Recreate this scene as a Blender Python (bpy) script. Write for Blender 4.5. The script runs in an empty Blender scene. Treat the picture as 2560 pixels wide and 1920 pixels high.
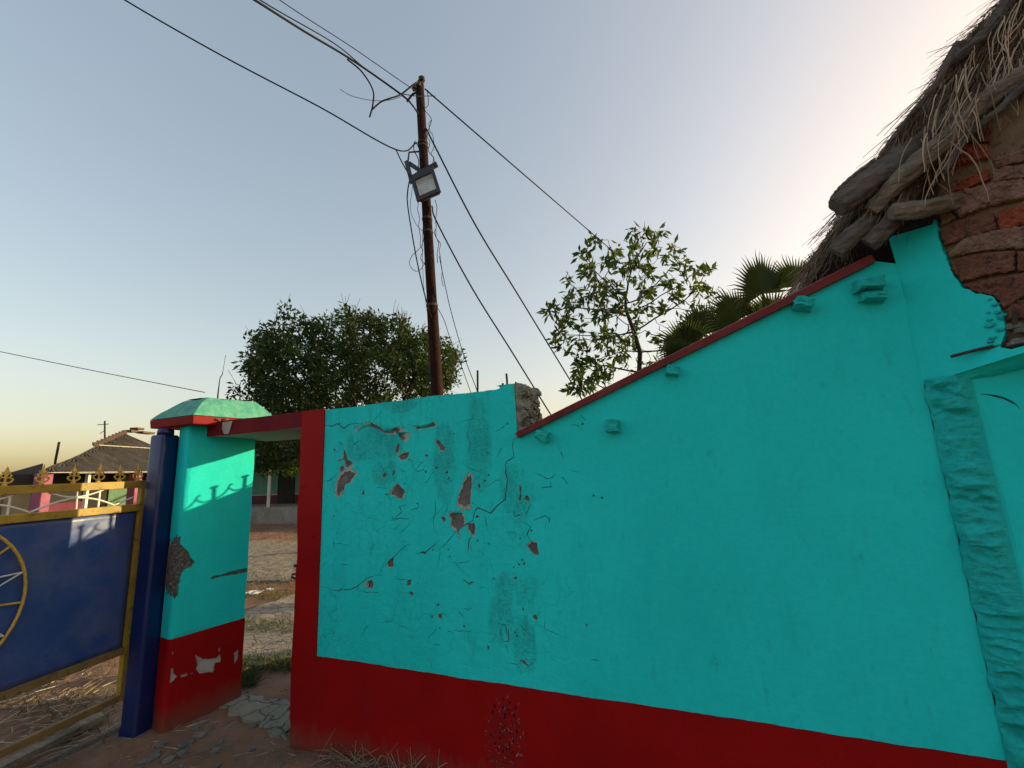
import bpy, bmesh, math, random
import numpy as np
from mathutils import Vector, Matrix, noise
from mathutils.geometry import delaunay_2d_cdt

random.seed(7)
RNG = np.random.default_rng(7)
sc = bpy.context.scene
COL = sc.collection

# ------------------------------------------------------------------ camera
FPX = 1110.0                                   # focal length in pixels of the 2560-wide photograph
EYE = np.array([0.0, 0.0, 1.6])
_up = np.array([-270.0, -5890.0, FPX]); _up /= np.linalg.norm(_up)
_wl = np.array([-2922.0, 305.0, FPX]); _wl -= _up * _wl.dot(_up); _wl /= np.linalg.norm(_wl)
_X = -_wl; _Y = np.cross(_up, _X)
if _Y[2] < 0: _Y = -_Y
ROT = np.array([_X, _Y, _up])                  # world = ROT @ (right, down, forward)
cam_d = bpy.data.cameras.new('camera'); cam = bpy.data.objects.new('camera', cam_d); COL.objects.link(cam)
r_, u_, b_ = ROT @ [1, 0, 0], ROT @ [0, -1, 0], ROT @ [0, 0, -1]
cam.matrix_world = Matrix([[r_[i], u_[i], b_[i], EYE[i]] for i in range(3)] + [[0, 0, 0, 1]])
cam_d.sensor_width = 36.0; cam_d.lens = FPX / 2560 * 36.0
cam_d.clip_start = 0.05; cam_d.clip_end = 3000
sc.camera = cam

# ------------------------------------------------------------------ light
SUN_AZ, SUN_EL = math.radians(55), math.radians(10.8)      # azimuth to the right of +Y
w = bpy.data.worlds.new('World'); sc.world = w; w.use_nodes = True
wn = w.node_tree.nodes; wl = w.node_tree.links
bg = wn['Background']
sky = wn.new('ShaderNodeTexSky'); sky.sky_type = 'NISHITA'; sky.sun_disc = False
sky.sun_elevation = SUN_EL; sky.sun_rotation = SUN_AZ
sky.air_density = 1.0; sky.dust_density = 3.2; sky.ozone_density = 1.6; sky.altitude = 50
gm_ = wn.new('ShaderNodeGamma'); gm_.inputs[1].default_value = 0.62          # even, dusty evening haze
wl.new(sky.outputs[0], gm_.inputs[0]); hv_ = wn.new('ShaderNodeHueSaturation'); hv_.inputs['Saturation'].default_value = 1.35
tn_ = wn.new('ShaderNodeMix'); tn_.data_type = 'RGBA'; tn_.blend_type = 'MULTIPLY'; tn_.inputs[0].default_value = 1.0; tn_.inputs[7].default_value = (1.16, 1.0, 0.86, 1)
wl.new(gm_.outputs[0], tn_.inputs[6]); wl.new(tn_.outputs[2], hv_.inputs['Color']); wl.new(hv_.outputs[0], bg.inputs[0]); bg.inputs[1].default_value = 0.15
sun_d = bpy.data.lights.new('sun', 'SUN'); sun_d.energy = 2.0; sun_d.angle = math.radians(0.5); sun_d.color = (1.0, 0.78, 0.40)
sun = bpy.data.objects.new('sun', sun_d); COL.objects.link(sun)
SD = Vector((math.sin(SUN_AZ) * math.cos(SUN_EL), math.cos(SUN_AZ) * math.cos(SUN_EL), math.sin(SUN_EL)))
sun.rotation_euler = SD.to_track_quat('Z', 'Y').to_euler()
sun.location = (6, 10, 8)
sc.view_settings.view_transform = 'Standard'; sc.view_settings.look = 'None'
sc.view_settings.gamma = 1.0; sc.view_settings.exposure = 1.66
sc.view_settings.use_curve_mapping = False

# ------------------------------------------------------------------ helpers: pixels to places
def ray(x, y): return ROT @ np.array([x - 1280.0, y - 960.0, FPX])
def on_plane(x, y, p, n):
    r = ray(x, y); n = np.array(n, float)
    return EYE + r * ((np.array(p, float) - EYE).dot(n) / r.dot(n))
def on_y(x, y, Y): return on_plane(x, y, (0, Y, 0), (0, 1, 0))
def on_z(x, y, Z=0.0): return on_plane(x, y, (0, 0, Z), (0, 0, 1))
def at_depth(x, y, d): return EYE + ray(x, y) * (d / FPX)
def z4(p): return (780 + p[0] / 3.072, 960 + p[1] / 3.072)
def z5(p): return (700 + p[0] / 2.765, 1400 + p[1] / 2.765)
def z2(p): return (p[0] / 2.676, 1300 + p[1] / 2.676)
def nz(x, y, z=0.0): return noise.noise(Vector((x, y, z)))
def fbm(x, y, z=0.0): return noise.fractal(Vector((x, y, z)), 1.0, 2.0, 4)

# ------------------------------------------------------------------ helpers: objects
OFF = {}
def link(o, parent=None, off=None):
    COL.objects.link(o)
    if parent is not None:
        o.parent = parent; OFF[o.name] = OFF[parent.name] if off is None else off
    else: OFF[o.name] = np.zeros(3) if off is None else off
    return o
def tag(o, label, cat, group=None, kind=None):
    o['label'] = label; o['category'] = cat
    if group: o['group'] = group
    if kind: o['kind'] = kind
    return o
def thing(name, loc, label, cat, group=None):
    o = bpy.data.objects.new(name, None); o.location = loc; o.empty_display_size = 0.2
    link(o, None, np.array(loc, float)); return tag(o, label, cat, group)
class MB:
    """collects vertices and faces in world space"""
    def __init__(s): s.v = []; s.f = []; s.var = []; s.mi = []
    def add(s, vs, fs, var=0.0, mi=0):
        b = len(s.v); s.v += [tuple(map(float, p)) for p in vs]; s.f += [[b + i for i in f] for f in fs]
        s.var += [var] * len(vs); s.mi += [mi] * len(fs); return s
    def box(s, c, sx, sy, sz, ax=None, var=0.0, mi=0):
        c = np.array(c, float); ax = np.eye(3) if ax is None else np.array(ax, float)
        vs = [c + ax[0] * sx * i / 2 + ax[1] * sy * j / 2 + ax[2] * sz * k / 2 for i in (-1, 1) for j in (-1, 1) for k in (-1, 1)]
        return s.add(vs, [(0, 1, 3, 2), (4, 6, 7, 5), (0, 4, 5, 1), (2, 3, 7, 6), (0, 2, 6, 4), (1, 5, 7, 3)], var, mi)
    def bar(s, a, b, wd, ht, up=(0, 0, 1), var=0.0):
        a = np.array(a, float); b = np.array(b, float); d = b - a; L = np.linalg.norm(d); d = d / L
        up = np.array(up, float); sd = np.cross(d, up); sd /= np.linalg.norm(sd); u2 = np.cross(sd, d)
        return s.box((a + b) / 2, L, wd, ht, (d, sd, u2), var)
    def tube(s, pts, rad, n=6, var=0.0, cap=True, jit=0.0):
        pts = [np.array(p, float) for p in pts]
        if not hasattr(rad, '__len__'): rad = [rad] * len(pts)
        rings = []; prev = None
        for i, p in enumerate(pts):
            t = pts[min(i + 1, len(pts) - 1)] - pts[max(i - 1, 0)]; t = t / (np.linalg.norm(t) + 1e-9)
            if prev is None:
                a = np.array([0, 0, 1.0]) if abs(t[2]) < 0.9 else np.array([1.0, 0, 0])
            else: a = prev
            e1 = a - t * a.dot(t); e1 /= np.linalg.norm(e1) + 1e-9; e2 = np.cross(t, e1); prev = e1
            rings.append([p + (e1 * math.cos(2 * math.pi * k / n) + e2 * math.sin(2 * math.pi * k / n)) * rad[i] *
                          (1 + (jit * (nz(p[0] * 9 + k * 1.7, p[1] * 9, p[2] * 9) + .6 * nz(k * 2.9 + 5, p[0] * 22, p[2] * 22) + .8 * nz(k * 1.3 + 11, rad[0] * 90, p[0] * 2)) if jit else 0)) for k in range(n)])
        vs = [q for r in rings for q in r]; fs = []
        for i in range(len(pts) - 1):
            for k in range(n):
                k2 = (k + 1) % n; fs.append((i * n + k, i * n + k2, (i + 1) * n + k2, (i + 1) * n + k))
        if cap: fs.append(tuple(range(n))[::-1]); fs.append(tuple((len(pts) - 1) * n + k for k in range(n)))
        return s.add(vs, fs, var)
    def build(s, name, m, parent=None, smooth=False, bevel=0.0, local=None):
        off = OFF[parent.name] if parent is not None else np.zeros(3)
        if local is not None: off = np.array(local, float)
        me = bpy.data.meshes.new(name)
        me.from_pydata([tuple(np.array(p) - off) for p in s.v], [], s.f)
        for mm in (m if isinstance(m, (list, tuple)) else [m]): me.materials.append(mm)
        if isinstance(m, (list, tuple)): me.polygons.foreach_set('material_index', s.mi)
        if any(s.var):
            at = me.attributes.new('var', 'FLOAT', 'POINT'); at.data.foreach_set('value', [float(q) for q in s.var])
        if smooth: me.polygons.foreach_set('use_smooth', [True] * len(me.polygons))
        me.update()
        o = bpy.data.objects.new(name, me)
        if local is not None and parent is None: o.location = tuple(local)
        link(o, parent, off if local is None or parent is None else None)
        if bevel:
            bv = o.modifiers.new('bevel', 'BEVEL'); bv.width = bevel; bv.segments = 2; bv.limit_method = 'ANGLE'
        return o
def catmull(pts, n=6):
    P = [np.array(p, float) for p in pts]; P = [2 * P[0] - P[1]] + P + [2 * P[-1] - P[-2]]; out = []
    for i in range(1, len(P) - 2):
        for k in range(n):
            t = k / n; a, b, c, d = P[i - 1], P[i], P[i + 1], P[i + 2]
            out.append(0.5 * (2 * b + (c - a) * t + (2 * a - 5 * b + 4 * c - d) * t * t + (3 * b - a - 3 * c + d) * t ** 3))
    out.append(P[-2]); return out
def crack_poly(pts, wd, seed=0):
    """a thin tapered ragged polygon along a 2-D polyline"""
    rg = random.Random(seed); P = []
    for a, b in zip(pts[:-1], pts[1:]):
        a = np.array(a, float); b = np.array(b, float); L = np.linalg.norm(b - a); k = max(2, int(L / 0.02))
        nn = np.array([-(b - a)[1], (b - a)[0]]) / (L + 1e-9)
        for i in range(k): P.append(a + (b - a) * i / k + nn * rg.uniform(-1, 1) * 0.0035 * (i > 0))
    P.append(np.array(pts[-1], float)); A = []; B = []
    for i, p in enumerate(P):
        t = P[min(i + 1, len(P) - 1)] - P[max(i - 1, 0)]; t = t / (np.linalg.norm(t) + 1e-9); nn = np.array([-t[1], t[0]])
        s = i / (len(P) - 1); h = wd * (0.25 + 0.75 * math.sin(math.pi * min(1, max(0, s * 0.94 + 0.03)))) * rg.uniform(0.6, 1.3) / 2
        A.append(p + nn * h); B.append(p - nn * h)
    return A + B[::-1]
def rough_poly(pts, amp=0.004, step=0.012, seed=0):
    rg = random.Random(seed); out = []
    for i in range(len(pts)):
        a = np.array(pts[i], float); b = np.array(pts[(i + 1) % len(pts)], float); L = np.linalg.norm(b - a); k = max(1, int(L / step))
        nn = np.array([-(b - a)[1], (b - a)[0]]) / (L + 1e-9)
        for j in range(k): out.append(a + (b - a) * j / k + nn * rg.uniform(-amp, amp) * (1 if j else 0.4))
    return out
def open_rough(pts, amp, step, seed): return rough_poly(pts, amp, step, seed)[:1 + sum(max(1, int(np.linalg.norm(np.array(pts[i + 1]) - np.array(pts[i])) / step)) for i in range(len(pts) - 1))]
def sheet(outline, holes, to3, back, grid=0.0, relief=None, mb=None):
    """a plaster sheet: outline minus holes, with rims going back into the wall. to3(u, v, d) places a point at depth d"""
    vs = []; faces = []
    def poly(p):
        p = [tuple(map(float, q)) for q in p]
        if sum(p[i][0] * p[(i + 1) % len(p)][1] - p[(i + 1) % len(p)][0] * p[i][1] for i in range(len(p))) < 0: p = p[::-1]
        b = len(vs); vs.extend([Vector((float(q[0]), float(q[1]))) for q in p]); faces.append(list(range(b, b + len(p))))
    poly(outline)
    for h in holes: poly(h)
    if grid:
        us = [p[0] for p in outline]; ws = [p[1] for p in outline]
        for u in np.arange(min(us) + grid / 2, max(us), grid):
            for v in np.arange(min(ws) + grid / 2, max(ws), grid):
                vs.append(Vector((float(u + random.uniform(-.2, .2) * grid), float(v + random.uniform(-.2, .2) * grid))))
    ov, oe, of, _, _, off = delaunay_2d_cdt(vs, [(f[i], f[(i + 1) % len(f)]) for f in faces for i in range(len(f))], [], 0, 1e-5)
    OV = np.array([tuple(q) for q in ov]); T = np.array([tuple(f) for f in of]); cen = OV[T].mean(1)
    def inside(pts, poly):
        pg = np.array(poly, float); bb = (pts >= pg.min(0)).all(1) & (pts <= pg.max(0)).all(1); res = np.zeros(len(pts), bool); idx = np.nonzero(bb)[0]
        if len(idx) == 0: return res
        x, y = pts[idx, 0][:, None], pts[idx, 1][:, None]; a = pg; b = np.roll(pg, -1, 0)
        c = (a[:, 1] > y) != (b[:, 1] > y); xi = (b[:, 0] - a[:, 0]) * (y - a[:, 1]) / np.where(b[:, 1] == a[:, 1], 1e-12, b[:, 1] - a[:, 1]) + a[:, 0]
        res[idx] = (c & (x < xi)).sum(1) % 2 == 1; return res
    ok = inside(cen, outline)
    for h in holes: ok &= ~inside(cen, h)
    keep = [f for f, o in zip(of, ok) if o]
    used = sorted({i for f in keep for i in f}); ix = {q: i for i, q in enumerate(used)}
    P = []; 
    for q in used:
        u, v = ov[q]; P.append(to3(u, v, relief(u, v) if relief else 0.0))
    F = [tuple(ix[i] for i in f) for f in keep]
    cnt = {}
    for f in F:
        for i in range(3):
            e = (f[i], f[(i + 1) % 3]); cnt[e] = 1
    rim = [e for e in cnt if (e[1], e[0]) not in cnt]
    rb = {}
    for e in rim:
        for i in e:
            if i not in rb: u, v = ov[used[i]]; rb[i] = len(P); P.append(to3(u, v, back))
    F += [(e[1], e[0], rb[e[0]], rb[e[1]]) for e in rim]
    mb = mb or MB(); mb.add(P, F); return mb

def roughen(o, size, strength, levels=3):
    tx = bpy.data.textures.new('grain', 'CLOUDS'); tx.noise_scale = size; tx.noise_depth = 4
    if levels: sb = o.modifiers.new('divide', 'SUBSURF'); sb.subdivision_type = 'SIMPLE'; sb.levels = sb.render_levels = levels
    dm = o.modifiers.new('rough', 'DISPLACE'); dm.texture = tx; dm.texture_coords = 'GLOBAL'; dm.strength = strength; dm.mid_level = .5
    return o
# ------------------------------------------------------------------ helpers: materials
class NT:
    def __init__(s, name):
        s.m = bpy.data.materials.new(name); s.m.use_nodes = True; s.t = s.m.node_tree; s.n = s.t.nodes
        s.b = s.n['Principled BSDF']; s.pos = s.n.new('ShaderNodeNewGeometry').outputs['Position']
        s.tc = s.n.new('ShaderNodeTexCoord')
    def L(s, a, b): s.t.links.new(a, b)
    def val(s, sock, v):
        if hasattr(v, 'is_linked') or isinstance(v, bpy.types.NodeSocket): s.L(v, sock)
        else: sock.default_value = v
    def noise(s, scale, detail=5, rough=.6, vec=None, dist=0.0):
        n = s.n.new('ShaderNodeTexNoise'); n.inputs['Scale'].default_value = scale; n.inputs['Detail'].default_value = detail
        n.inputs['Roughness'].default_value = rough; n.inputs['Distortion'].default_value = dist
        s.L(vec or s.pos, n.inputs['Vector']); return n.outputs['Fac']
    def vor(s, scale, feature='F1', vec=None, out='Distance'):
        n = s.n.new('ShaderNodeTexVoronoi'); n.feature = feature; n.inputs['Scale'].default_value = scale
        s.L(vec or s.pos, n.inputs['Vector']); return n.outputs[out]
    def mapv(s, scale=(1, 1, 1), loc=(0, 0, 0), rot=(0, 0, 0), vec=None):
        n = s.n.new('ShaderNodeMapping'); n.inputs['Scale'].default_value = scale; n.inputs['Location'].default_value = loc; n.inputs['Rotation'].default_value = rot
        s.L(vec or s.pos, n.inputs['Vector']); return n.outputs[0]
    def ramp(s, fac, stops):
        n = s.n.new('ShaderNodeValToRGB'); cr = n.color_ramp
        while len(cr.elements) < len(stops): cr.elements.new(0.5)
        for e, (p, c) in zip(cr.elements, stops):
            e.position = p; e.color = (c, c, c, 1) if not hasattr(c, '__len__') else (*c, 1)
        s.L(fac, n.inputs[0]); return n.outputs[0]
    def mix(s, fac, a, b, mode='MIX'):
        n = s.n.new('ShaderNodeMix'); n.data_type = 'RGBA'; n.blend_type = mode
        for i, v in ((0, fac), (6, a), (7, b)):
            k = n.inputs[i]
            if isinstance(v, bpy.types.NodeSocket): s.L(v, k)
            else: k.default_value = v if not hasattr(v, '__len__') else (*v, 1)
        return n.outputs[2]
    def math(s, op, a, b=0.0):
        n = s.n.new('ShaderNodeMath'); n.operation = op
        for i, v in ((0, a), (1, b)):
            if isinstance(v, bpy.types.NodeSocket): s.L(v, n.inputs[i])
            else: n.inputs[i].default_value = v
        return n.outputs[0]
    def attr(s, name='var'):
        n = s.n.new('ShaderNodeAttribute'); n.attribute_name = name; return n.outputs['Fac']
    def bump(s, h, strength=.3, dist=.01, prev=None):
        n = s.n.new('ShaderNodeBump'); n.inputs['Strength'].default_value = strength; n.inputs['Distance'].default_value = dist
        s.L(h, n.inputs['Height'])
        if prev is not None: s.L(prev, n.inputs['Normal'])
        return n.outputs[0]
    def done(s, col, rough=.7, bump=None, metal=0.0, spec=.5):
        for k, v in (('Base Color', col), ('Roughness', rough), ('Metallic', metal), ('Specular IOR Level', spec)):
            q = s.b.inputs[k]
            if isinstance(v, bpy.types.NodeSocket): s.L(v, q)
            else: q.default_value = v if not hasattr(v, '__len__') else (*v, 1)
        if bump is not None: s.L(bump, s.b.inputs['Normal'])
        return s.m
def simple(name, c1, c2, scale=6, rough=.7, bump=.3, bscale=40, bd=.004, metal=0.0, spec=.5, c3=None):
    t = NT(name); f = t.ramp(t.noise(scale), [(.35, 0), (.65, 1)]); col = t.mix(f, c1, c2)
    if c3: col = t.mix(t.ramp(t.noise(scale * 3.3, 6, .7), [(.56, 0), (.66, 1)]), col, c3)
    return t.done(col, rough, t.bump(t.noise(bscale, 6, .65), bump, bd), metal, spec)

TEAL = (0.022, 0.47, 0.43)
def teal_mat(name, stains=True, gloss=.62):
    t = NT(name)
    base = t.mix(t.ramp(t.noise(1.1, 6, .65, t.mapv((1, 1, .6))), [(.28, 0), (.7, 1)]), (0.010, 0.58, 0.575), (0.018, 0.72, 0.71))
    base = t.mix(t.math('MULTIPLY', t.ramp(t.noise(38, 6, .7), [(.45, 0), (.8, 1)]), .22), base, (0.01, 0.30, 0.27))
    streak = t.noise(9, 6, .7, t.mapv((1.0, 1.0, 7.0)))                    # horizontal brush marks
    base = t.mix(t.math('MULTIPLY', t.ramp(streak, [(.5, 0), (.75, 1)]), .16), base, (0.03, 0.66, 0.66))
    base = t.mix(t.math('MULTIPLY', t.ramp(t.noise(3.2, 5, .7, t.mapv((1.6, 1, .28))), [(.55, 0), (.75, 1)]), .28), base, (0.012, 0.42, 0.42))
    bmp = t.bump(streak, .22, .004)
    bmp = t.bump(t.noise(120, 5, .6), .12, .002, bmp)
    if stains:
        sep = t.n.new('ShaderNodeSeparateXYZ'); t.L(t.pos, sep.inputs[0]); x, z = sep.outputs[0], sep.outputs[2]
        left = t.ramp(t.math('MULTIPLY', t.math('ADD', x, 2.3), .43), [(.0, 1), (.62, .85), (.8, 0)])
        def blob(cx, cz, rx, rz):
            a = t.math('POWER', t.math('DIVIDE', t.math('SUBTRACT', x, cx), rx), 2); b = t.math('POWER', t.math('DIVIDE', t.math('SUBTRACT', z, cz), rz), 2)
            return t.ramp(t.math('ADD', a, b), [(0, 1), (.55, .7), (1, 0)])
        m = None
        for px, py, rx, rz in ((1195, 1110, .10, .34), (1110, 1160, .09, .3), (1255, 1545, .10, .16), (1310, 1610, .08, .16), (935, 1110, .28, .14), (960, 1180, .12, .1), (1000, 1010, .16, .07), (1290, 1230, .12, .2), (1290, 1470, .16, .1)):
            p = on_y(px, py, 2.31); k = blob(float(p[0]), float(p[2]), rx, rz); m = k if m is None else t.math('MAXIMUM', m, k)
        m = t.ramp(t.math('ADD', m, t.math('MULTIPLY', t.math('SUBTRACT', t.noise(11, 8, .75, t.mapv((1.5, 1, .6))), .5), 3.4)), [(.25, 0), (.95, 1)])
        grime = t.ramp(t.noise(55, 8, .8, t.mapv((1, 1, 1.6))), [(.44, 0), (.62, 1)])
        soft = t.ramp(t.noise(5, 5, .6), [(.35, 0), (.7, 1)])
        base = t.mix(t.math('MULTIPLY', t.math('MULTIPLY', m, grime), .62), base, (0.012, 0.13, 0.12))
        base = t.mix(t.math('MULTIPLY', t.math('MULTIPLY', m, soft), .45), base, (0.02, 0.2, 0.185))
        # fine crazing in the older, left part of the paint
        cr = t.ramp(t.vor(16, 'DISTANCE_TO_EDGE', t.mapv((1, 1, 1))), [(0, 1), (.028, 0)])
        crm = t.math('MULTIPLY', t.math('MULTIPLY', cr, t.ramp(t.noise(3.2, 3), [(.5, 0), (.62, 1)])), left)
        base = t.mix(t.math('MULTIPLY', crm, .5), base, (0.012, 0.12, 0.11))
        old = t.noise(60, 7, .75, t.mapv((1, 1, 2.2)))
        bmp = t.bump(t.math('MULTIPLY', old, left), .45, .006, bmp)
        # rain marks below the top edge
        run = t.ramp(t.noise(7, 5, .7, t.mapv((2.2, 1, .25))), [(.52, 0), (.68, 1)])
        top = t.ramp(t.math('MULTIPLY', t.math('SUBTRACT', z, 1.55), 2.0), [(0, 0), (1, 1)])
        base = t.mix(t.math('MULTIPLY', t.math('MULTIPLY', run, top), t.math('MULTIPLY', left, .45)), base, (0.03, 0.26, 0.235))
    return t.done(base, gloss, bmp, spec=.1)
def red_mat(name, base=(0.25, 0.0015, 0.002), soil=True):
    t = NT(name)
    c = t.mix(t.ramp(t.noise(2.2, 4), [(.3, 0), (.7, 1)]), base, tuple(k * 1.35 for k in base))
    c = t.mix(t.math('MULTIPLY', t.ramp(t.noise(5, 6, .7), [(.58, 0), (.75, 1)]), .3), c, (0.17, 0.012, 0.03))
    c = t.mix(t.math('MULTIPLY', t.ramp(t.noise(70, 7, .8), [(.66, 0), (.7, 1)]), .6), c, (0.25, 0.1, 0.1))
    if soil:
        sep = t.n.new('ShaderNodeSeparateXYZ'); t.L(t.pos, sep.inputs[0]); z = sep.outputs[2]
        low = t.ramp(t.math('ADD', t.math('MULTIPLY', z, 4.2), t.math('MULTIPLY', t.math('SUBTRACT', t.noise(7, 5, .7, t.mapv((2, 1, .5))), .5), .9)), [(0, 1), (.7, 0)])
        c = t.mix(t.math('MULTIPLY', low, .75), c, (0.15, 0.07, 0.05))
        p = on_y(1265, 1830, 2.31)
        a = t.math('POWER', t.math('DIVIDE', t.math('SUBTRACT', sep.outputs[0], float(p[0])), .13), 2)
        b = t.math('POWER', t.math('DIVIDE', t.math('SUBTRACT', z, .22), .3), 2)
        mk = t.ramp(t.math('ADD', a, b), [(.2, 1), (1, 0)])
        c = t.mix(t.math('MULTIPLY', mk, t.ramp(t.noise(34, 8, .8, t.mapv((1.6, 1, .7))), [(.46, 0), (.6, .7)])), c, (0.05, 0.02, 0.02))
        c = t.mix(t.math('MULTIPLY', mk, t.ramp(t.noise(75, 4, .7, t.mapv((1.2, 1, .8))), [(.64, 0), (.67, .9)])), c, (0.5, 0.42, 0.42))
    return t.done(c, .6, t.bump(t.noise(60, 6, .7), .3, .004), spec=.15)
def wood_mat(name, c1, c2, along=(1, 1, 1)):
    t = NT(name); gr = t.noise(9, 8, .75, t.mapv((.55, 5, 5), rot=(0, math.radians(42), 0), vec=t.tc.outputs['Object']), .5)
    c = t.mix(t.ramp(gr, [(.3, 0), (.7, 1)]), c1, c2)
    c = t.mix(t.math('MULTIPLY', t.ramp(t.noise(5, 5), [(.5, 0), (.7, 1)]), .6), c, tuple(k * .35 for k in c1))
    return t.done(c, .9, t.bump(gr, 1.0, .03), spec=.12)
def var_mat(name, stops, rough=.85, trans=0.0):
    t = NT(name); c = t.ramp(t.attr(), stops); t.done(c, rough, spec=.25)
    if trans:
        out = t.n['Material Output']; tr = t.n.new('ShaderNodeBsdfTranslucent'); mx = t.n.new('ShaderNodeMixShader')
        t.L(t.mix(.6, c, (0.16, 0.2, 0.02)), tr.inputs[0]); mx.inputs[0].default_value = trans
        t.L(t.b.outputs[0], mx.inputs[1]); t.L(tr.outputs[0], mx.inputs[2]); t.L(mx.outputs[0], out.inputs[0])
    return t.m

M = {}
M['teal_wall'] = teal_mat('teal limewash weathered')
M['teal'] = teal_mat('teal limewash', False)
M['red'] = red_mat('oxide red paint')
M['red_trim'] = red_mat('oxide red trim', (0.19, 0.006, 0.008), False)
M['coping'] = simple('brown red coping paint', (0.15, 0.025, 0.028), (0.21, 0.045, 0.045), 5, .7, .3, 60, c3=(0.1, 0.025, 0.025), spec=.2)
M['lintel'] = simple('dull red lintel paint', (0.13, 0.008, 0.014), (0.17, 0.014, 0.022), 5, .75, .4, 40, c3=(0.09, 0.02, 0.025), spec=.12)
M['core'] = simple('bare grey render', (0.105, 0.098, 0.093), (0.19, 0.178, 0.168), 14, .95, .8, 70, .008, c3=(0.06, 0.05, 0.045))
M['core_pale'] = simple('bare pale undercoat', (0.34, 0.32, 0.29), (0.45, 0.43, 0.40), 12, .9, .4, 80)
M['gravel_core'] = simple('bare pebbly concrete', (0.07, 0.062, 0.055), (0.2, 0.185, 0.165), 30, .95, .9, 45, .02, c3=(0.3, 0.28, 0.25))
M['soffit'] = simple('unpainted plaster soffit', (0.30, 0.27, 0.22), (0.38, 0.34, 0.28), 4, .9, .3, 40)
M['blue'] = simple('glossy navy enamel', (0.003, 0.014, 0.085), (0.005, 0.02, 0.115), 3, .3, .1, 12, .004, c3=(0.004, 0.012, 0.06))
def panel_mat():
    t = NT('navy sheet enamel')
    c = t.mix(t.ramp(t.noise(2.3, 5), [(.35, 0), (.7, 1)]), (0.020, 0.058, 0.23), (0.045, 0.095, 0.29))
    c = t.mix(t.math('MULTIPLY', t.ramp(t.noise(4, 6, .7), [(.42, 0), (.72, 1)]), .6), c, (0.13, 0.14, 0.21))
    return t.done(c, t.ramp(t.noise(5, 5), [(.3, .25), (.7, .5)]), t.bump(t.noise(3.5, 3), .35, .03))
M['panel'] = panel_mat()
M['gold'] = simple('worn mustard paint', (0.27, 0.17, 0.014), (0.40, 0.26, 0.022), 7, .5, .4, 60, .004, c3=(0.085, 0.06, 0.022))
M['gold_dull'] = simple('rusty dull mustard', (0.17, 0.115, 0.045), (0.23, 0.15, 0.06), 8, .75, .6, 50, .006, c3=(0.09, 0.055, 0.03), spec=.2)
M['gold_bright'] = simple('mustard casting paint', (0.5, 0.31, 0.03), (0.62, 0.43, 0.08), 25, .45, .3, 90, .003, c3=(0.16, 0.09, 0.02))
M['white_iron'] = simple('white iron paint', (0.6, 0.6, 0.57), (0.72, 0.72, 0.69), 12, .5, .2, 60)
M['rust'] = simple('rusted pole steel', (0.012, 0.005, 0.0045), (0.025, 0.008, 0.007), 8, .85, .5, 60, .004, c3=(0.05, 0.015, 0.01), spec=.12)
M['black'] = simple('black cable sheath', (0.004, 0.004, 0.0045), (0.008, 0.008, 0.009), 12, .7, .1, 40, spec=.15)
M['black_metal'] = simple('black powder coat', (0.012, 0.012, 0.013), (0.022, 0.022, 0.024), 12, .45, .2, 80)
M['iron'] = simple('dark rebar', (0.02, 0.018, 0.017), (0.05, 0.035, 0.03), 20, .8, .5, 90)
M['lamp_glass'] = simple('floodlight glass over reflector', (0.42, 0.45, 0.46), (0.55, 0.58, 0.58), 6, .12, .02, 5)
M['log'] = wood_mat('weathered grey log', (0.11, 0.095, 0.085), (0.27, 0.235, 0.21))
M['log_pale'] = wood_mat('bleached palm log', (0.19, 0.155, 0.12), (0.42, 0.35, 0.28))
M['bark'] = simple('dark bark', (0.02, 0.014, 0.01), (0.05, 0.036, 0.027), 12, .95, .8, 40, .01)
M['thatch_dark'] = simple('old thatch mass', (0.016, 0.011, 0.009), (0.05, 0.036, 0.027), 18, 1, 1, 60, .03)
M['straw'] = var_mat('thatch straw', [(0, (0.045, 0.03, 0.022)), (.45, (0.16, 0.115, 0.08)), (.75, (0.34, 0.25, 0.17)), (1, (0.56, 0.45, 0.31))])
M['mud'] = simple('mud mortar', (0.17, 0.115, 0.07), (0.27, 0.19, 0.11), 7, .95, .8, 35, .015, c3=(0.06, 0.04, 0.028))
M['brick_red'] = simple('red country brick', (0.30, 0.062, 0.03), (0.44, 0.11, 0.05), 16, .95, 1, 34, .035, c3=(0.10, 0.03, 0.022))
M['brick_brown'] = simple('mud-washed brick', (0.25, 0.135, 0.10), (0.37, 0.225, 0.17), 11, .95, 1, 34, .035, c3=(0.10, 0.06, 0.048))
M['brick_dark'] = simple('dark brown brick', (0.19, 0.07, 0.045), (0.27, 0.12, 0.08), 11, .95, 1, 34, .035, c3=(0.07, 0.035, 0.028))
M['stone'] = simple('grey rubble', (0.10, 0.095, 0.085), (0.2, 0.19, 0.17), 14, .9, .7, 50, .01, c3=(0.07, 0.06, 0.05))
M['stub_rubble'] = simple('rubble with old whitewash', (0.10, 0.12, 0.095), (0.33, 0.36, 0.31), 22, .95, .8, 50, .014, c3=(0.03, 0.16, 0.15))
def teal_rough():
    t = NT('rough teal render')
    f = t.ramp(t.noise(26, 7, .75, t.mapv((1, 1, 2.0))), [(.4, 0), (.65, 1)])
    c = t.mix(f, (0.015, 0.54, 0.53), (0.022, 0.69, 0.68))
    c = t.mix(t.math('MULTIPLY', t.ramp(t.noise(40, 8, .8, t.mapv((1, 1, 3.0))), [(.58, 0), (.68, 1)]), .4), c, (0.02, 0.16, 0.15))
    return t.done(c, .8, t.bump(t.noise(30, 8, .75, t.mapv((1, 1, 2.4))), .9, .02), spec=.25)
M['teal_rough'] = teal_rough()
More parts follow.
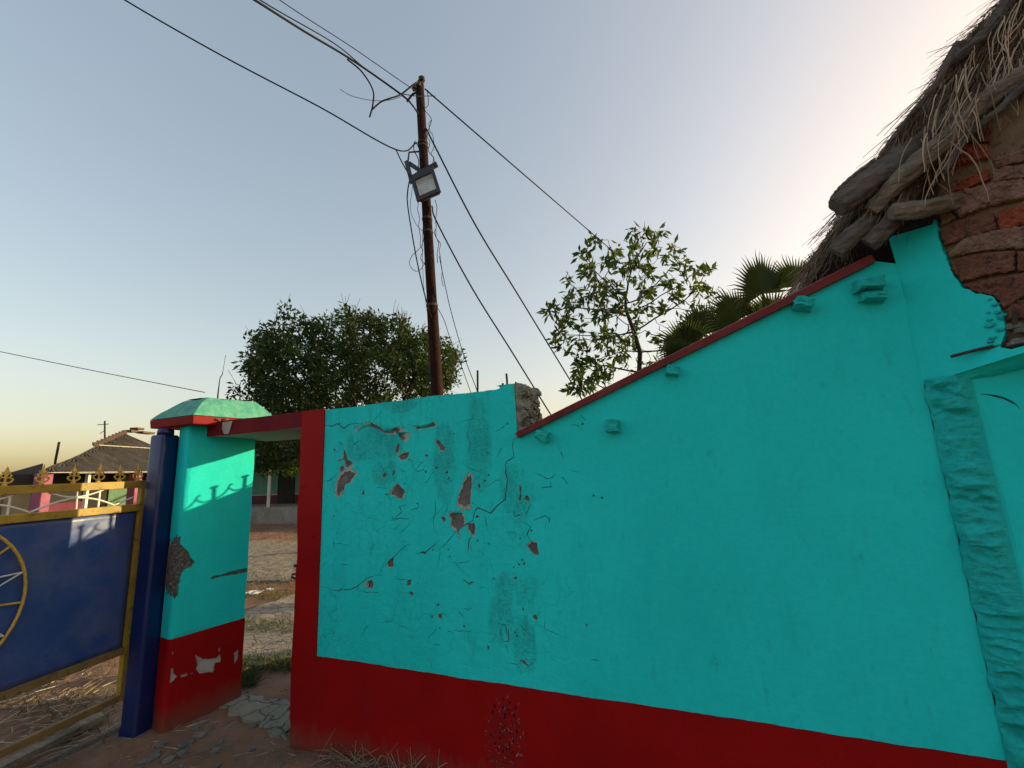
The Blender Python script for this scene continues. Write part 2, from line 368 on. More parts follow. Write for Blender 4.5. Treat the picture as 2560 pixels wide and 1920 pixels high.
def dirt_mat():
    t = NT('red village soil')
    c = t.mix(t.ramp(t.noise(1.1, 6, .6), [(.35, 0), (.65, 1)]), (0.27, 0.125, 0.078), (0.36, 0.215, 0.15))
    c = t.mix(t.ramp(t.noise(7, 7, .7), [(.45, 0), (.7, .8)]), c, (0.17, 0.125, 0.095))
    c = t.mix(t.ramp(t.noise(45, 8, .8), [(.6, 0), (.7, .7)]), c, (0.28, 0.22, 0.17))
    c = t.mix(t.math('MULTIPLY', t.ramp(t.noise(.45, 5, .6), [(.5, 0), (.62, 1)]), .6), c, (0.10, 0.10, 0.05))
    b = t.bump(t.noise(16, 8, .75), .8, .03); b = t.bump(t.vor(70), .35, .006, b)
    return t.done(c, .95, b, spec=.15)
M['dirt'] = dirt_mat()
def slab_mat():
    t = NT('cracked old concrete')
    c = t.mix(t.ramp(t.noise(3, 6), [(.3, 0), (.7, 1)]), (0.22, 0.19, 0.155), (0.33, 0.29, 0.235))
    c = t.mix(t.ramp(t.noise(9, 8, .8), [(.52, 0), (.7, .9)]), c, (0.15, 0.095, 0.065))
    vv = t.n.new('ShaderNodeVectorMath'); vv.operation = 'ADD'; t.L(t.pos, vv.inputs[0])
    nn = t.n.new('ShaderNodeTexNoise'); nn.inputs['Scale'].default_value = 5; t.L(t.pos, nn.inputs['Vector'])
    sc_ = t.n.new('ShaderNodeVectorMath'); sc_.operation = 'SCALE'; sc_.inputs['Scale'].default_value = .25; t.L(nn.outputs['Color'], sc_.inputs[0]); t.L(sc_.outputs[0], vv.inputs[1])
    ck = t.ramp(t.vor(6.5, 'DISTANCE_TO_EDGE', vv.outputs[0]), [(0, 1), (.035, 0)])
    c = t.mix(t.math('MULTIPLY', ck, .85), c, (0.05, 0.04, 0.032))
    b = t.bump(t.math('SUBTRACT', 1.0, ck), .8, .012); b = t.bump(t.noise(40, 7, .7), .5, .008, b)
    return t.done(c, .9, b, spec=.2)
M['slab'] = slab_mat()
M['leaf_dark'] = var_mat('mango leaves', [(0, (0.007, 0.02, 0.005)), (.5, (0.016, 0.045, 0.009)), (1, (0.04, 0.085, 0.015))], .5, .18)
M['leaf_mid'] = var_mat('roadside tree leaves', [(0, (0.014, 0.04, 0.007)), (.5, (0.032, 0.082, 0.012)), (1, (0.07, 0.13, 0.02))], .5, .3)
M['leaf_palm'] = var_mat('palmyra leaves', [(0, (0.03, 0.05, 0.02)), (.6, (0.055, 0.08, 0.03)), (1, (0.10, 0.12, 0.05))], .5, .25)
M['weed'] = var_mat('weeds', [(0, (0.03, 0.045, 0.012)), (.5, (0.08, 0.10, 0.03)), (1, (0.26, 0.22, 0.11))], .8, .2)
M['dry'] = var_mat('dry stalks', [(0, (0.09, 0.06, 0.04)), (.5, (0.25, 0.19, 0.13)), (1, (0.5, 0.44, 0.36))])
M['plastic'] = simple('white litter', (0.62, 0.63, 0.62), (0.75, 0.75, 0.73), 20, .4, .3, 60)
M['yellow'] = simple('yellow wrapper', (0.65, 0.45, 0.03), (0.75, 0.6, 0.2), 30, .4, .3, 60)
M['roof_sheet'] = simple('dark cement sheet', (0.05, 0.045, 0.04), (0.08, 0.07, 0.062), 2, .95, .4, 20, .01, c3=(0.10, 0.09, 0.08), spec=.1)  # dark grey-brown with slightly paler mottling
M['roof_edge'] = simple('pale cement edge', (0.3, 0.29, 0.26), (0.42, 0.4, 0.37), 8, .9, .4, 30)
M['tile'] = simple('old clay tile', (0.09, 0.055, 0.038), (0.13, 0.08, 0.055), 6, .9, .5, 30)
M['pink'] = simple('pink limewash', (0.25, 0.07, 0.125), (0.32, 0.10, 0.17), 4, .8, .2, 30)
M['magenta'] = simple('deep magenta dado', (0.09, 0.008, 0.03), (0.13, 0.012, 0.042), 4, .7, .2, 30)
M['house_green'] = simple('pale green limewash', (0.08, 0.17, 0.11), (0.12, 0.22, 0.15), 3, .8, .2, 30)
M['house_teal'] = simple('sea green limewash', (0.09, 0.30, 0.22), (0.13, 0.37, 0.28), 3, .8, .2, 30)
M['plinth'] = simple('grey plinth', (0.25, 0.24, 0.21), (0.36, 0.34, 0.3), 3, .9, .4, 20, c3=(0.16, 0.16, 0.13))
M['shade_in'] = simple('near-black interior shade', (0.02, 0.018, 0.016), (0.03, 0.027, 0.024), 4, .9, .2, 20)  # near-black colour stands in for the shade under the eaves
M['cap_green'] = simple('mottled teal cap', (0.04, 0.27, 0.22), (0.10, 0.38, 0.29), 16, .8, .6, 50, .008, c3=(0.20, 0.34, 0.22))  # muted teal mottled with paler green

# ================================================================== the ground
WY = 2.31                                                   # front plane of the long wall
def gh(x, y):
    d = math.hypot(x, y - 2)
    return 0.018 * fbm(x * 1.3, y * 1.3, 3.1) + 0.008 * fbm(x * 6, y * 6, 1.0) + (0.05 * math.exp(-((y - 2.15) / .16) ** 2) * (x > -2.5) * (1 + .6 * nz(x * 2.2, 0)) if x < .94 else 0) - .01
def axis(lo, hi, step, far):
    a = list(np.arange(lo, hi, step)); g = step; p = hi
    while p < far: p += g; g *= 1.35; a.append(p)
    g = step; p = lo; b = []
    while p > -far: p -= g; g *= 1.35; b.append(p)
    return b[::-1] + a
gx = axis(-6.0, 2.6, .06, 900); gy = axis(-1.5, 6.0, .06, 900)
gm = MB(); gv = [(x, y, gh(x, y) if abs(x) < 60 and abs(y) < 60 else -.01) for y in gy for x in gx]
nxg = len(gx); gm.add(gv, [(j * nxg + i, j * nxg + i + 1, (j + 1) * nxg + i + 1, (j + 1) * nxg + i) for j in range(len(gy) - 1) for i in range(nxg - 1)])
g = gm.build('ground', M['dirt'], smooth=True); g['kind'] = 'structure'
def slab(name, pxs, z, seed):
    pl = [on_z(x, y, z)[:2] for x, y in pxs]; pl = rough_poly(pl, .03, .06, seed)
    mb = sheet(pl, [], lambda u, v, d: (u, v, z + d + .6 * (gh(u, v) + .01)), -.08, .08, lambda u, v: .012 * fbm(u * 5, v * 5, seed))
    o = mb.build(name, M['slab'], smooth=False); o['kind'] = 'structure'; return o
slab('concrete_path', [(590, 1652), (596, 1560), (612, 1528), (660, 1508), (760, 1480), (775, 1640), (700, 1648), (640, 1668)], .03, 2)
slab('concrete_step', [(545, 1768), (600, 1742), (722, 1752), (735, 1800), (716, 1845), (650, 1812), (600, 1795)], .004, 5)
slab('yard_paving', [(560, 1450), (560, 1362), (640, 1352), (800, 1352), (800, 1440), (700, 1452)], .02, 9)

# ================================================================== the long teal wall with the doorway
XL, XJ, XR = -2.43, -2.237, 0.94                            # doorway edge, end of the red band, inner corner
def W2(x, y): p = on_y(x, y, WY); return (p[0], p[2])
wall = thing('compound_wall', (-0.7, 2.45, 0), 'long peeling turquoise wall with dark red base and sloping brown coping', 'wall')
top_px = [(812, 1024), (880, 1018), (950, 1008), (1010, 1000), (1080, 990), (1150, 984), (1210, 978), (1246, 973), (1256, 962), (1296, 958)]
top2 = [W2(*q) for q in top_px]; XS = -0.872
lowp = W2(1300, 1092); hip = W2(2165, 662); endp = W2(2243, 655)
topline = [(float(x), float(np.interp(x, [p[0] for p in top2], [p[1] for p in top2])) + .004 * nz(x * 14, 2) + .003 * nz(x * 45, 5)) for x in np.linspace(XJ, XS - .012, 70)]
DADO = lambda x: .528 + (.494 - .528) * (x - XJ) / (XR - XJ) + .005 * nz(x * 2.5, 1.3) + .0035 * nz(x * 11, 4.3) + .0016 * nz(x * 40, 6.3)
slope = [(XS, topline[-1][1]), (XS + .004, lowp[1]), hip, (XR - .08, hip[1] + .012), (XR, endp[1] - .008)]
bottom = [(x, DADO(x) - .004) for x in np.linspace(XR, XJ, 160)]
outline = topline + slope + bottom
holes4 = [
 [(185,800),(190,755),(215,700),(260,668),(330,685),(325,710),(300,730),(290,755),(250,775),(245,810),(225,845),(200,860),(185,840)],
 [(240,495),(262,540),(268,575),(312,605),(300,630),(255,640),(250,600),(235,580)],
 [(210,650),(225,625),(245,635),(245,660),(220,680),(210,670)],
 [(345,350),(400,315),(455,300),(500,320),(545,350),(600,345),(640,330),(675,345),(670,365),(720,370),(715,410),(690,440),(660,410),(640,395),(645,370),(600,380),(560,378),(540,366),(505,348),(450,326),(410,342),(360,374),(345,385)],
 [(645,480),(665,455),(672,475),(660,520),(645,535),(635,510)],
 [(665,560),(700,530),(735,525),(738,550),(720,580),(680,585)],
 [(795,320),(850,318),(905,305),(930,288),(945,310),(935,325),(880,335),(820,345),(795,340)],
 [(945,430),(975,435),(1000,465),(1025,490),(1010,515),(985,510),(960,465)],
 [(1190,710),(1215,702),(1228,720),(1220,800),(1215,920),(1185,950),(1160,945),(1115,920),(1125,880),(1140,820),(1165,760)],
 [(1070,985),(1145,982),(1168,1030),(1165,1075),(1140,1110),(1125,1130),(1140,1175),(1120,1155),(1100,1110),(1065,1090),(1070,1050),(1058,1015)],
 [(1190,1075),(1240,1070),(1255,1110),(1245,1160),(1220,1150),(1200,1110)],
 [(600,845),(630,790),(660,765),(690,800),(708,830),(690,870),(690,890),(650,870),(615,850)],
 [(540,700),(560,685),(580,690),(555,725),(542,720)], [(620,668),(635,665),(628,700),(615,705)],
 [(575,1390),(610,1340),(625,1340),(622,1410),(580,1405)], [(410,1540),(430,1515),(460,1508),(468,1545),(455,1572),(430,1565)],
 [(728,1545),(738,1505),(763,1505),(757,1550)], [(745,1605),(765,1595),(778,1610),(765,1630)],
 [(1630,880),(1650,855),(1665,870),(1670,905),(1650,900)], [(1655,1240),(1690,1210),(1730,1230),(1742,1320),(1710,1310),(1670,1275)],
 [(1592,790),(1606,790),(1602,870),(1608,890),(1585,895),(1598,850)], [(385,830),(400,815),(400,855),(385,850)], [(820,1305),(860,1285),(878,1290),(870,1312),(850,1300)],
 [(990,1030),(1015,1020),(1028,1045),(1010,1065)], [(1275,770),(1290,765),(1290,800),(1278,800)], [(870,540),(890,545),(885,560),(868,555)]]
holes5 = [[(1090,375),(1120,372),(1115,410),(1095,400)], [(1050,375),(1062,400),(1045,400)], [(1745,385),(1765,380),(1782,405),(1770,418),(1750,405)],
 [(1428,592),(1447,600),(1438,622)], [(1262,450),(1282,452),(1275,470)], [(1080,310),(1100,300),(1095,320)], [(2110,440),(2125,445),(2122,465)], [(1675,325),(1690,345),(1680,355)], [(1650,690),(1690,700),(1720,735),(1690,725)]]
cr4 = [([(100,320),(155,325),(190,305),(245,340),(310,303),(350,350)],5), ([(1585,400),(1545,430),(1540,490),(1550,560),(1495,595),(1485,680),(1500,740),(1485,880),(1440,920),(1370,995),(1320,970),(1270,950),(1245,990),(1235,1050),(1180,1080),(1090,1150),(1040,1210),(990,1260)],5.5),
 ([(88,757),(150,730),(200,690)],3.5), ([(975,1200),(930,1245),(870,1290),(790,1305)],4), ([(745,1228),(700,1260),(650,1310),(600,1350),(545,1408)],4), ([(60,1555),(160,1585),(290,1582),(360,1545),(420,1490),(505,1472)],4),
 ([(330,1570),(400,1595),(520,1605)],3), ([(655,1465),(650,1495),(760,1505)],3.5), ([(600,840),(555,850)],4), ([(1215,290),(1195,380),(1220,470),(1200,520)],2.6), ([(945,870),(950,970),(930,1040),(935,1090),(965,1160)],3.6),
 ([(610,1050),(660,1010),(690,980),(670,940),(720,935)],4.5), ([(750,970),(810,955),(820,920)],4), ([(610,1000),(625,1050),(680,1030),(750,1035)],4), ([(1720,685),(1780,715),(1800,730),(1850,715),(1870,690)],3.6), ([(1835,745),(1840,790),(1760,800)],4),
 ([(1600,1000),(1560,1020),(1545,970)],5), ([(1625,1060),(1680,1100),(1650,1160),(1680,1200)],4.5), ([(1700,1050),(1790,1010),(1825,1040),(1820,1070)],4), ([(965,1230),(985,1290),(970,1380),(950,1420)],3), ([(1200,1300),(1205,1200),(1235,1140)],5),
 ([(1325,1010),(1350,1130)],3), ([(800,660),(820,620),(860,600)],3), ([(490,800),(530,795),(600,800)],3), ([(1915,715),(1940,735),(1960,775)],4), ([(310,480),(335,455),(360,430)],5), ([(205,440),(245,470)],5), ([(1900,510),(1930,570)],3.5), ([(2065,232),(2085,262),(2110,280)],2.6), ([(80,1400),(100,1370)],4), ([(1010,740),(1050,775)],3), ([(1100,1370),(1180,1370),(1210,1350)],2.6), ([(530,600),(540,650),(560,680)],3.6), ([(1480,980),(1510,990)],3), ([(1160,1505),(1210,1540),(1245,1520)],4.5)]
cr5 = [([(1500,430),(1560,450),(1570,540)],4), ([(1520,480),(1540,560)],5), ([(1575,470),(1580,560),(1530,565)],4), ([(1640,430),(1680,470),(1720,520)],3.5), ([(1560,580),(1585,650)],3.5), ([(820,550),(820,460),(905,460)],2.4), ([(1225,350),(1280,405)],4), ([(1190,488),(1335,498)],3), ([(1830,385),(1830,480),(2000,545)],2.4), ([(1650,690),(1680,700),(1710,735),(1740,720)],5), ([(1580,710),(1650,725)],3), ([(1270,135),(1305,160),(1340,155)],4.5), ([(2140,690),(2210,695)],4), ([(1060,580),(1110,585)],3.5), ([(1270,335),(1300,345),(1335,320)],3), ([(300,510),(320,550)],3)]
holes = []
for i, h in enumerate(holes4): holes.append(rough_poly([W2(*z4(p)) for p in h], .0022, .009, i))
for i, h in enumerate(holes5): holes.append(rough_poly([W2(*z5(p)) for p in h], .0015, .008, i + 50))
for i, (h, wd) in enumerate(cr4): holes.append(crack_poly([W2(*z4(p)) for p in h], wd * .0013, i))
for i, (h, wd) in enumerate(cr5): holes.append(crack_poly([W2(*z5(p)) for p in h], wd * .0013, i + 90))
rh = random.Random(41)
for k in range(120):
    p = W2(min(1530, max(835, rh.gauss(1080, 190))), min(1700, max(1060, rh.gauss(1330, 170)))); L = rh.uniform(.012, .05); a_ = rh.gauss(0, .6) + (math.pi / 2 if rh.random() < .25 else 0)
    if rh.random() < .68:
        q = [p]
        for _ in range(3): a_ += rh.gauss(0, .5); q.append((q[-1][0] + L * math.cos(a_), q[-1][1] + L * math.sin(a_)))
        holes.append(crack_poly(q, rh.uniform(.0016, .0034), k + 300))
    else:
        r0_ = rh.uniform(.004, .011); holes.append([(p[0] + r0_ * rh.uniform(.4, 1.3) * math.cos(t), p[1] + r0_ * rh.uniform(.4, 1.1) * math.sin(t)) for t in np.linspace(0, 5.3, 7)])
def wall_relief(u, v):
    old = 1.0 if u < -.9 else max(0.0, 1 - (u + .9) / .6)
    return .0035 * fbm(u * 2.1, v * 2.1, 5) + .0022 * old * fbm(u * 9, v * 13, 2)
wall3 = lambda u, v, d: (u, WY + d, v)
def around(h, k, seed):
    c = np.mean(np.array(h, float), 0); rg = random.Random(seed); return [tuple(c + (np.array(p) - c) * (k + rg.uniform(-.10, .12))) for p in h]
npatch = len(holes4) + len(holes5)
paint = [around(h, 1.16, i) if i < npatch else h for i, h in enumerate(holes)]
sheet(outline, paint, wall3, .004, .035, wall_relief).build('plaster', M['teal_wall'], wall)
sheet(outline, [around(h, .97, i + 7) if i < npatch else h for i, h in enumerate(holes)], lambda u, v, d: (u, WY + .0045 + d, v), .0125, 0, None).build('undercoat', M['core_pale'], wall)
# dark red base: proud by a few millimetres, its top a thin ledge
dado = [(x, DADO(x)) for x in np.linspace(XL, XR, 70)] + [(XR, -.15), (XL, -.15)]
dado = [(XJ, DADO(XJ))] + [(x, DADO(x)) for x in np.linspace(XJ + .02, XR, 68)] + [(XR, -.15), (XL + .02, -.15)]
jl = [(XL + .012 * nz(z * 4, 7) - .004 * math.sin(z * 5) + (.016 if z < .35 else 0) * (1 - z / .35), z) for z in np.linspace(0, 1.93, 60)]
dado = dado[:-1] + jl[:0] + [(jl[0][0], -.15)] + jl[:17] 
dado_h = []
for k in range(46):
    p = W2(1265 + random.gauss(0, 16), random.uniform(1745, 1890)); s = random.uniform(.002, .007)
    dado_h.append([(p[0] + s * math.cos(a) * random.uniform(.5, 1.2), p[1] + 1.6 * s * math.sin(a) * random.uniform(.5, 1.2)) for a in np.linspace(0, 5.4, 6)])
zj = jl[16][1]
dado_out = [(XJ, DADO(XJ))] + [(x, DADO(x)) for x in np.linspace(XJ + .02, XR, 68)] + [(XR, -.15), (jl[0][0], -.15)] + jl[:17] + [(XJ, zj)] if zj > DADO(XJ) else None
k = max(i for i, q in enumerate(jl) if q[1] < DADO(XJ))
dado_out = [(x, DADO(x)) for x in np.linspace(XJ, XR, 159)] + [(XR, -.15), (jl[0][0], -.15)] + jl[:k + 1] + [(jl[k + 1][0], DADO(XJ))]
sheet(dado_out, dado_h, lambda u, v, d: (u, WY - .007 + d, v), .02, .04, lambda u, v: .003 * fbm(u * 3, v * 3, 8)).build('red_base', M['red'], wall)
# red band round the doorway and the lintel
band = [(jl[k + 1][0], DADO(XJ) + .0005)] + jl[k + 1:] + [(XL, 1.932), (XL, top2[0][1] + .004), (XL + .1, top2[0][1] + .008), (XJ, top2[0][1] + .004)] + [(XJ + .003 * nz(z * 3, 4), z) for z in np.linspace(top2[0][1] - .02, DADO(XJ) + .0005, 30)]
sheet(band, [crack_poly([W2(754, 1215), W2(772, 1218)], .004, 3), crack_poly([W2(784, 1340), W2(790, 1345)], .008, 4)], lambda u, v, d: (u, WY - .007 + d, v), .02, .05, lambda u, v: .002 * fbm(u * 4, v * 4, 4)).build('door_band', M['red'], wall)
cm = MB()                                                    # masonry behind the plaster: tall part, then the sloping part
def prism(mb, poly, y0, y1):
    n = len(poly); vs = [(x, y0, z) for x, z in poly] + [(x, y1, z) for x, z in poly]
    mb.add(vs, [tuple(range(n)), tuple(range(2 * n - 1, n - 1, -1))] + [(i, i + n, (i + 1) % n + n, (i + 1) % n) for i in range(n)])
prism(cm, [(XL + .01, -.3), (XS - .012, -.3), (XS - .012, top2[-1][1] - .012), (-1.0, top2[-4][1] - .01), (XL + .01, top2[0][1] - .012)], WY + .012, WY + .30)
prism(cm, [(XS - .011, -.3), (XR, -.3), (XR, hip[1] - .03), (hip[0], hip[1] - .02), (XS - .011, lowp[1] - .012)], WY + .0125, WY + .22)
cm.build('masonry', M['core'], wall)
# lintel over the doorway, resting in the pillar
lm = MB(); lx0, lx1 = -3.42, XL - .002
n_ = 24; 
def lintel_pt(s, a):
    x = lx0 + (lx1 - lx0) * s; zt = 2.043 + .006 * nz(x * 3, 2); zb = 1.937 - .006 * math.sin(s * 3.1) + .004 * nz(x * 5, 9)
    return {0: (x, WY - .003 + .003 * nz(x * 4, 1), zb), 1: (x, WY - .003, zt), 2: (x, 2.90, zt + .01), 3: (x, 2.90, zb - .010)}[a]
for i in range(n_):
    a, b = i / n_, (i + 1) / n_
    lm.add([lintel_pt(a, 0), lintel_pt(b, 0), lintel_pt(b, 1), lintel_pt(a, 1)], [(0, 1, 2, 3)], mi=0)
    lm.add([lintel_pt(a, 1), lintel_pt(b, 1), lintel_pt(b, 2), lintel_pt(a, 2)], [(0, 1, 2, 3)], mi=0)
    lm.add([lintel_pt(a, 2), lintel_pt(b, 2), lintel_pt(b, 3), lintel_pt(a, 3)], [(0, 1, 2, 3)], mi=0)
    lm.add([lintel_pt(a, 3), lintel_pt(b, 3), lintel_pt(b, 0), lintel_pt(a, 0)], [(0, 1, 2, 3)], mi=1)
for s in (0, 1): lm.add([lintel_pt(s, q) for q in range(4)], [(0, 1, 2, 3)], mi=0)
lint = lm.build('lintel', [M['lintel'], M['soffit']], wall)
ch = MB(); pts = [on_y(*q, WY - .008) for q in ((557, 1056), (582, 1052), (577, 1070), (571, 1084), (560, 1085), (556, 1072))]
pf = [p + np.array([0, random.uniform(-.006, .002), 0]) for p in pts]
ch.add([np.mean(pf, 0) - [0, .004, 0]] + pf, [(0, i + 1, (i + 1) % 6 + 1) for i in range(6)]); ch.build('bare_patch', M['core_pale'], lint)
# coping along the slope
cp = MB(); a = np.array([lowp[0] - .01, WY + .10, lowp[1] + .010]); b = np.array([hip[0] + .02, WY + .10, hip[1] + .018]); d = (b - a) / np.linalg.norm(b - a)
N = 40; rings = []
for i in range(N + 1):
    p = a + (b - a) * i / N; up = np.array([-d[2], 0, d[0]]); wob = .003 * nz(p[0] * 4, 3); th = .017 + .004 * i / N
    rings.append([p + np.array([0, -.128 + wob, 0]) - up * th, p + np.array([0, -.134 + wob, 0]) + up * th * .6, p + np.array([0, -.115 + wob, 0]) + up * th, p + np.array([0, .13, 0]) + up * th, p + np.array([0, .13, 0]) - up * th])
vs = [q for r in rings for q in r]; fs = [(i * 5 + k, i * 5 + (k + 1) % 5, (i + 1) * 5 + (k + 1) % 5, (i + 1) * 5 + k) for i in range(N) for k in range(5)]
cp.add(vs, fs + [tuple(range(4, -1, -1)), tuple(N * 5 + k for k in range(5))]); cp.build('coping', M['coping'], wall)
# masonry stubs left sticking out of the plaster
def stub(px, py, wpx, hpx, out, rot, seed):
    rg = random.Random(seed); c = on_y(px, py, WY); k = c[1] / FPX * 1.3
    bm = bmesh.new(); bmesh.ops.create_cube(bm, size=1.0); bmesh.ops.subdivide_edges(bm, edges=bm.edges[:], cuts=2, use_grid_fill=True)
    ca, sa = math.cos(rot), math.sin(rot); mb = MB(); vs = []
    for v in bm.verts:
        u, w_, t_ = v.co.x * wpx * k, v.co.z * hpx * k, (v.co.y - .5) * out + .015
        j = .006; u += rg.uniform(-j, j); w_ += rg.uniform(-j, j); t_ += rg.uniform(-j, j); sh = 1 - .18 * (.5 - v.co.y)
        vs.append((c[0] + (u * ca - w_ * sa) * sh, c[1] + t_, c[2] + (u * sa + w_ * ca) * sh))
    mb.add(vs, [tuple(v.index for v in f.verts) for f in bm.faces]); bm.free()
    return mb.build('masonry_stub', M['teal_rough'], wall)
stub(1362, 1090, 26, 19, .085, -.35, 1); stub(1533, 1066, 27, 24, .08, -.05, 2); stub(1682, 929, 23, 17, .085, -.3, 3)
stub(2003, 766, 30, 18, .10, -.35, 4); stub(2164, 720, 38, 19, .11, -.12, 5); stub(2176, 748, 34, 14, .085, -.15, 6)
# broken end of the tall part
be = MB(); NU, NV = 14, 30; vs = []
zt = top2[-1][1]; zb = lowp[1] - .02
for j in range(NV + 1):
    for i in range(NU + 1):
        y = WY + .004 + (.33) * i / NU; z = zb + (zt + .012 - zb) * j / NV
        r = .030 * fbm(y * 14, z * 14, 2) + .03 * abs(nz(y * 26, z * 22, 6))
        edge = min(1, i / 2.0)
        vs.append((XS + .004 + (r + .02) * edge + .02 * (1 - j / NV) * i / NU, y, z + .012 * nz(y * 20, 3, z * 5)))
fs = [(j * (NU + 1) + i, j * (NU + 1) + i + 1, (j + 1) * (NU + 1) + i + 1, (j + 1) * (NU + 1) + i) for j in range(NV) for i in range(NU)]
be.add(vs, fs)
tv = [(XS - .115 + .125 * i / 8, WY + .002 + .33 * k_ / 8, zt + (.004 + .016 * nz(i * .9, k_ * .8, 4)) * (0.2 if k_ == 0 else 1)) for k_ in range(9) for i in range(9)]
be.add(tv, [(k_ * 9 + i, k_ * 9 + i + 1, (k_ + 1) * 9 + i + 1, (k_ + 1) * 9 + i) for k_ in range(8) for i in range(8)])
bo = be.build('broken_end', M['stub_rubble'], wall)
def lump(c, r, seed, flat=(1, 1, 1), sub=2, rough=.35):
    bm = bmesh.new(); bmesh.ops.create_icosphere(bm, subdivisions=sub, radius=1.0); vs = []
    ang = seed * 1.7; ca, sa = math.cos(ang), math.sin(ang)
    for v in bm.verts:
        k_ = 1 + rough * nz(v.co.x * 1.6 + seed * 3.1, v.co.y * 1.6, v.co.z * 1.6)
        q = np.array([max(-.75, min(.75, v.co.x * k_)) * flat[0], max(-.75, min(.75, v.co.y * k_)) * flat[1], max(-.7, min(.7, v.co.z * k_)) * flat[2]]) * r
        vs.append((c[0] + q[0] * ca - q[1] * sa, c[1] + q[0] * sa + q[1] * ca, c[2] + q[2]))
    fs = [tuple(v.index for v in f.verts) for f in bm.faces]; bm.free(); return vs, fs
for i in range(15):
    y = WY + .06 + .25 * random.random(); z = zb + .03 + (zt - zb - .04) * (i + .5) / 15
    MB().add(*lump((XS + .02 + .014 * random.random(), y, z), random.uniform(.025, .048), i, (1, 1.2, .7), 1)).build('stone', M['stub_rubble'] if i % 3 else M['stone'], bo)
# reinforcing bars standing out of the wall top
for q0, q1, r in (((1193, 985), (1194, 926), .0065), ((1267, 962), (1266, 934), .0065), ((1256, 972), (1257, 958), .007)):
    a = on_y(*q0, WY + .13); b = on_y(*q1, WY + .13); a = a - (b - a) * .5
    MB().tube([a, (a + b) / 2 + .002, b], r, 7).build('iron_bar', M['iron'], wall)
# curled plaster flakes round the bare patches
def flake(pts, lift, m=M['teal']):
    P = [np.array((*W2(*z4(p)),)) for p in pts]; c = np.mean(P, 0); vs = []
    for i, p in enumerate(P): vs.append((p[0], WY - .001 - lift * (1 if i < len(P) / 2 else 0), p[1]))
    n = len(vs); vs += [(x, y + .004, z) for x, y, z in vs]
    MB().add(vs, [tuple(range(n)), tuple(range(2 * n - 1, n - 1, -1))] + [(i, (i + 1) % n, (i + 1) % n + n, i + n) for i in range(n)]).build('plaster_flake', m, wall)
flake([(800,322),(850,320),(905,308),(935,290),(930,300),(900,318),(850,330),(800,328)], .012)
flake([(1180,960),(1195,925),(1215,930),(1220,962)], .008, M['core_pale'])
flake([(408,1540),(432,1512),(436,1540),(430,1568)], .010, M['core_pale'])
flake([(348,352),(400,318),(455,302),(455,312),(405,330),(352,366)], .008)
flake([(545,352),(600,346),(640,331),(640,340),(600,356),(548,362)], .008)
flake([(650,372),(720,368),(722,376),(660,380)], .010)
flake([(1072,984),(1145,980),(1146,990),(1074,993)], .006)
flake([(200,585),(235,572),(238,580),(205,590)], .008, M['core_pale'])
flake([(215,842),(240,812),(245,825),(228,850)], .008, M['core_pale'])
# iron latch on the inner edge of the doorway
lt = MB(); p = on_y(731, 1432, 2.36); p[0] = XL - .018
lt.box(p, .03, .05, .11); lt.box(p + [-.012, -.02, .05], .045, .012, .018); lt.tube([p + [-.016, -.02, 0], p + [-.05, -.02, -.005], p + [-.055, -.02, -.02], p + [-.02, -.02, -.03]], .007, 6)
lt.build('latch', M['iron'], wall)

# ================================================================== unseen wall with spiked iron, added for the shadow it casts on the pillar
bw = thing('unseen_spiked_wall', (-1.4, 3.4, 0), 'low turquoise wall topped with iron rods and hooked wire unseen behind the peeling wall', 'wall')
ZB = 1.772; SY = 3.335
MB().box((-1.35, 3.4, ZB / 2 - .1), 3.2, .15, ZB + .2).build('masonry', M['teal'], bw)
for i in range(20):
    x = -2.55 + i * .135; q = MB()
    if i % 2 == 0: q.tube([(x, SY, ZB - .05), (x + .003, SY, ZB + .10)], .011, 6); q.box((x + .004, SY, ZB + .10), .045, .02, .014)
    else:
        q.tube(catmull([(x + .15, SY, ZB + .012), (x + .08, SY, ZB + .016), (x + .03, SY, ZB + .04), (x, SY, ZB + .075), (x - .02, SY, ZB + .072)], 4), .006, 5)
        q.tube(catmull([(x - .14, SY, ZB + .010), (x - .05, SY, ZB + .016), (x + .012, SY, ZB + .055)], 4), .006, 5)
    q.build('iron_rod' if i % 2 == 0 else 'wire_hook', M['iron'], bw)

# ================================================================== the gate pillar
pa = np.array([-3.40, 2.19]); pb = np.array([-3.31, 2.665]); pd = (pb - pa) / np.linalg.norm(pb - pa); pn = np.array([pd[1], -pd[0]])
PL = np.linalg.norm(pb - pa)
pil = thing('gate_pillar', (-3.5, 2.4, 0), 'turquoise gate pillar with red foot, chipped corner and pointed cap', 'pillar')
def P2(x, y): p = on_plane(x, y, (*pa, 0), (*pn, 0)); return ((p[:2] - pa).dot(pd), p[2])
def pil3(u, v, d): q = pa + pd * u - pn * d; return (q[0], q[1], v)
cor = MB(); w_ = .155
def pq(u, t_): q = pa + pd * u - pn * t_; return q
vs = []
for z in (-.2, 2.03):
    for u, t_ in ((.016, .02), (PL, .012), (PL, w_), (.0, w_), (-.002, .06)): q = pq(u, t_); vs.append((q[0], q[1], z))
cor.add(vs, [(4, 3, 2, 1, 0), (5, 6, 7, 8, 9)] + [(i, (i + 1) % 5, (i + 1) % 5 + 5, i + 5) for i in range(5)])
cor.build('core', M['gravel_core'], pil)
PD = .557
chip = [z2(p) for p in [(1150,110),(1215,165),(1250,200),(1280,255),(1310,275),(1290,310),(1240,330),(1215,370),(1200,430),(1190,520),(1175,545),(1180,430),(1165,385),(1110,430)]]
chip = [P2(*p) for p in chip]; chip[0] = (-.06, chip[0][1] + .02); chip[-1] = (-.06, chip[-1][1] - .03)
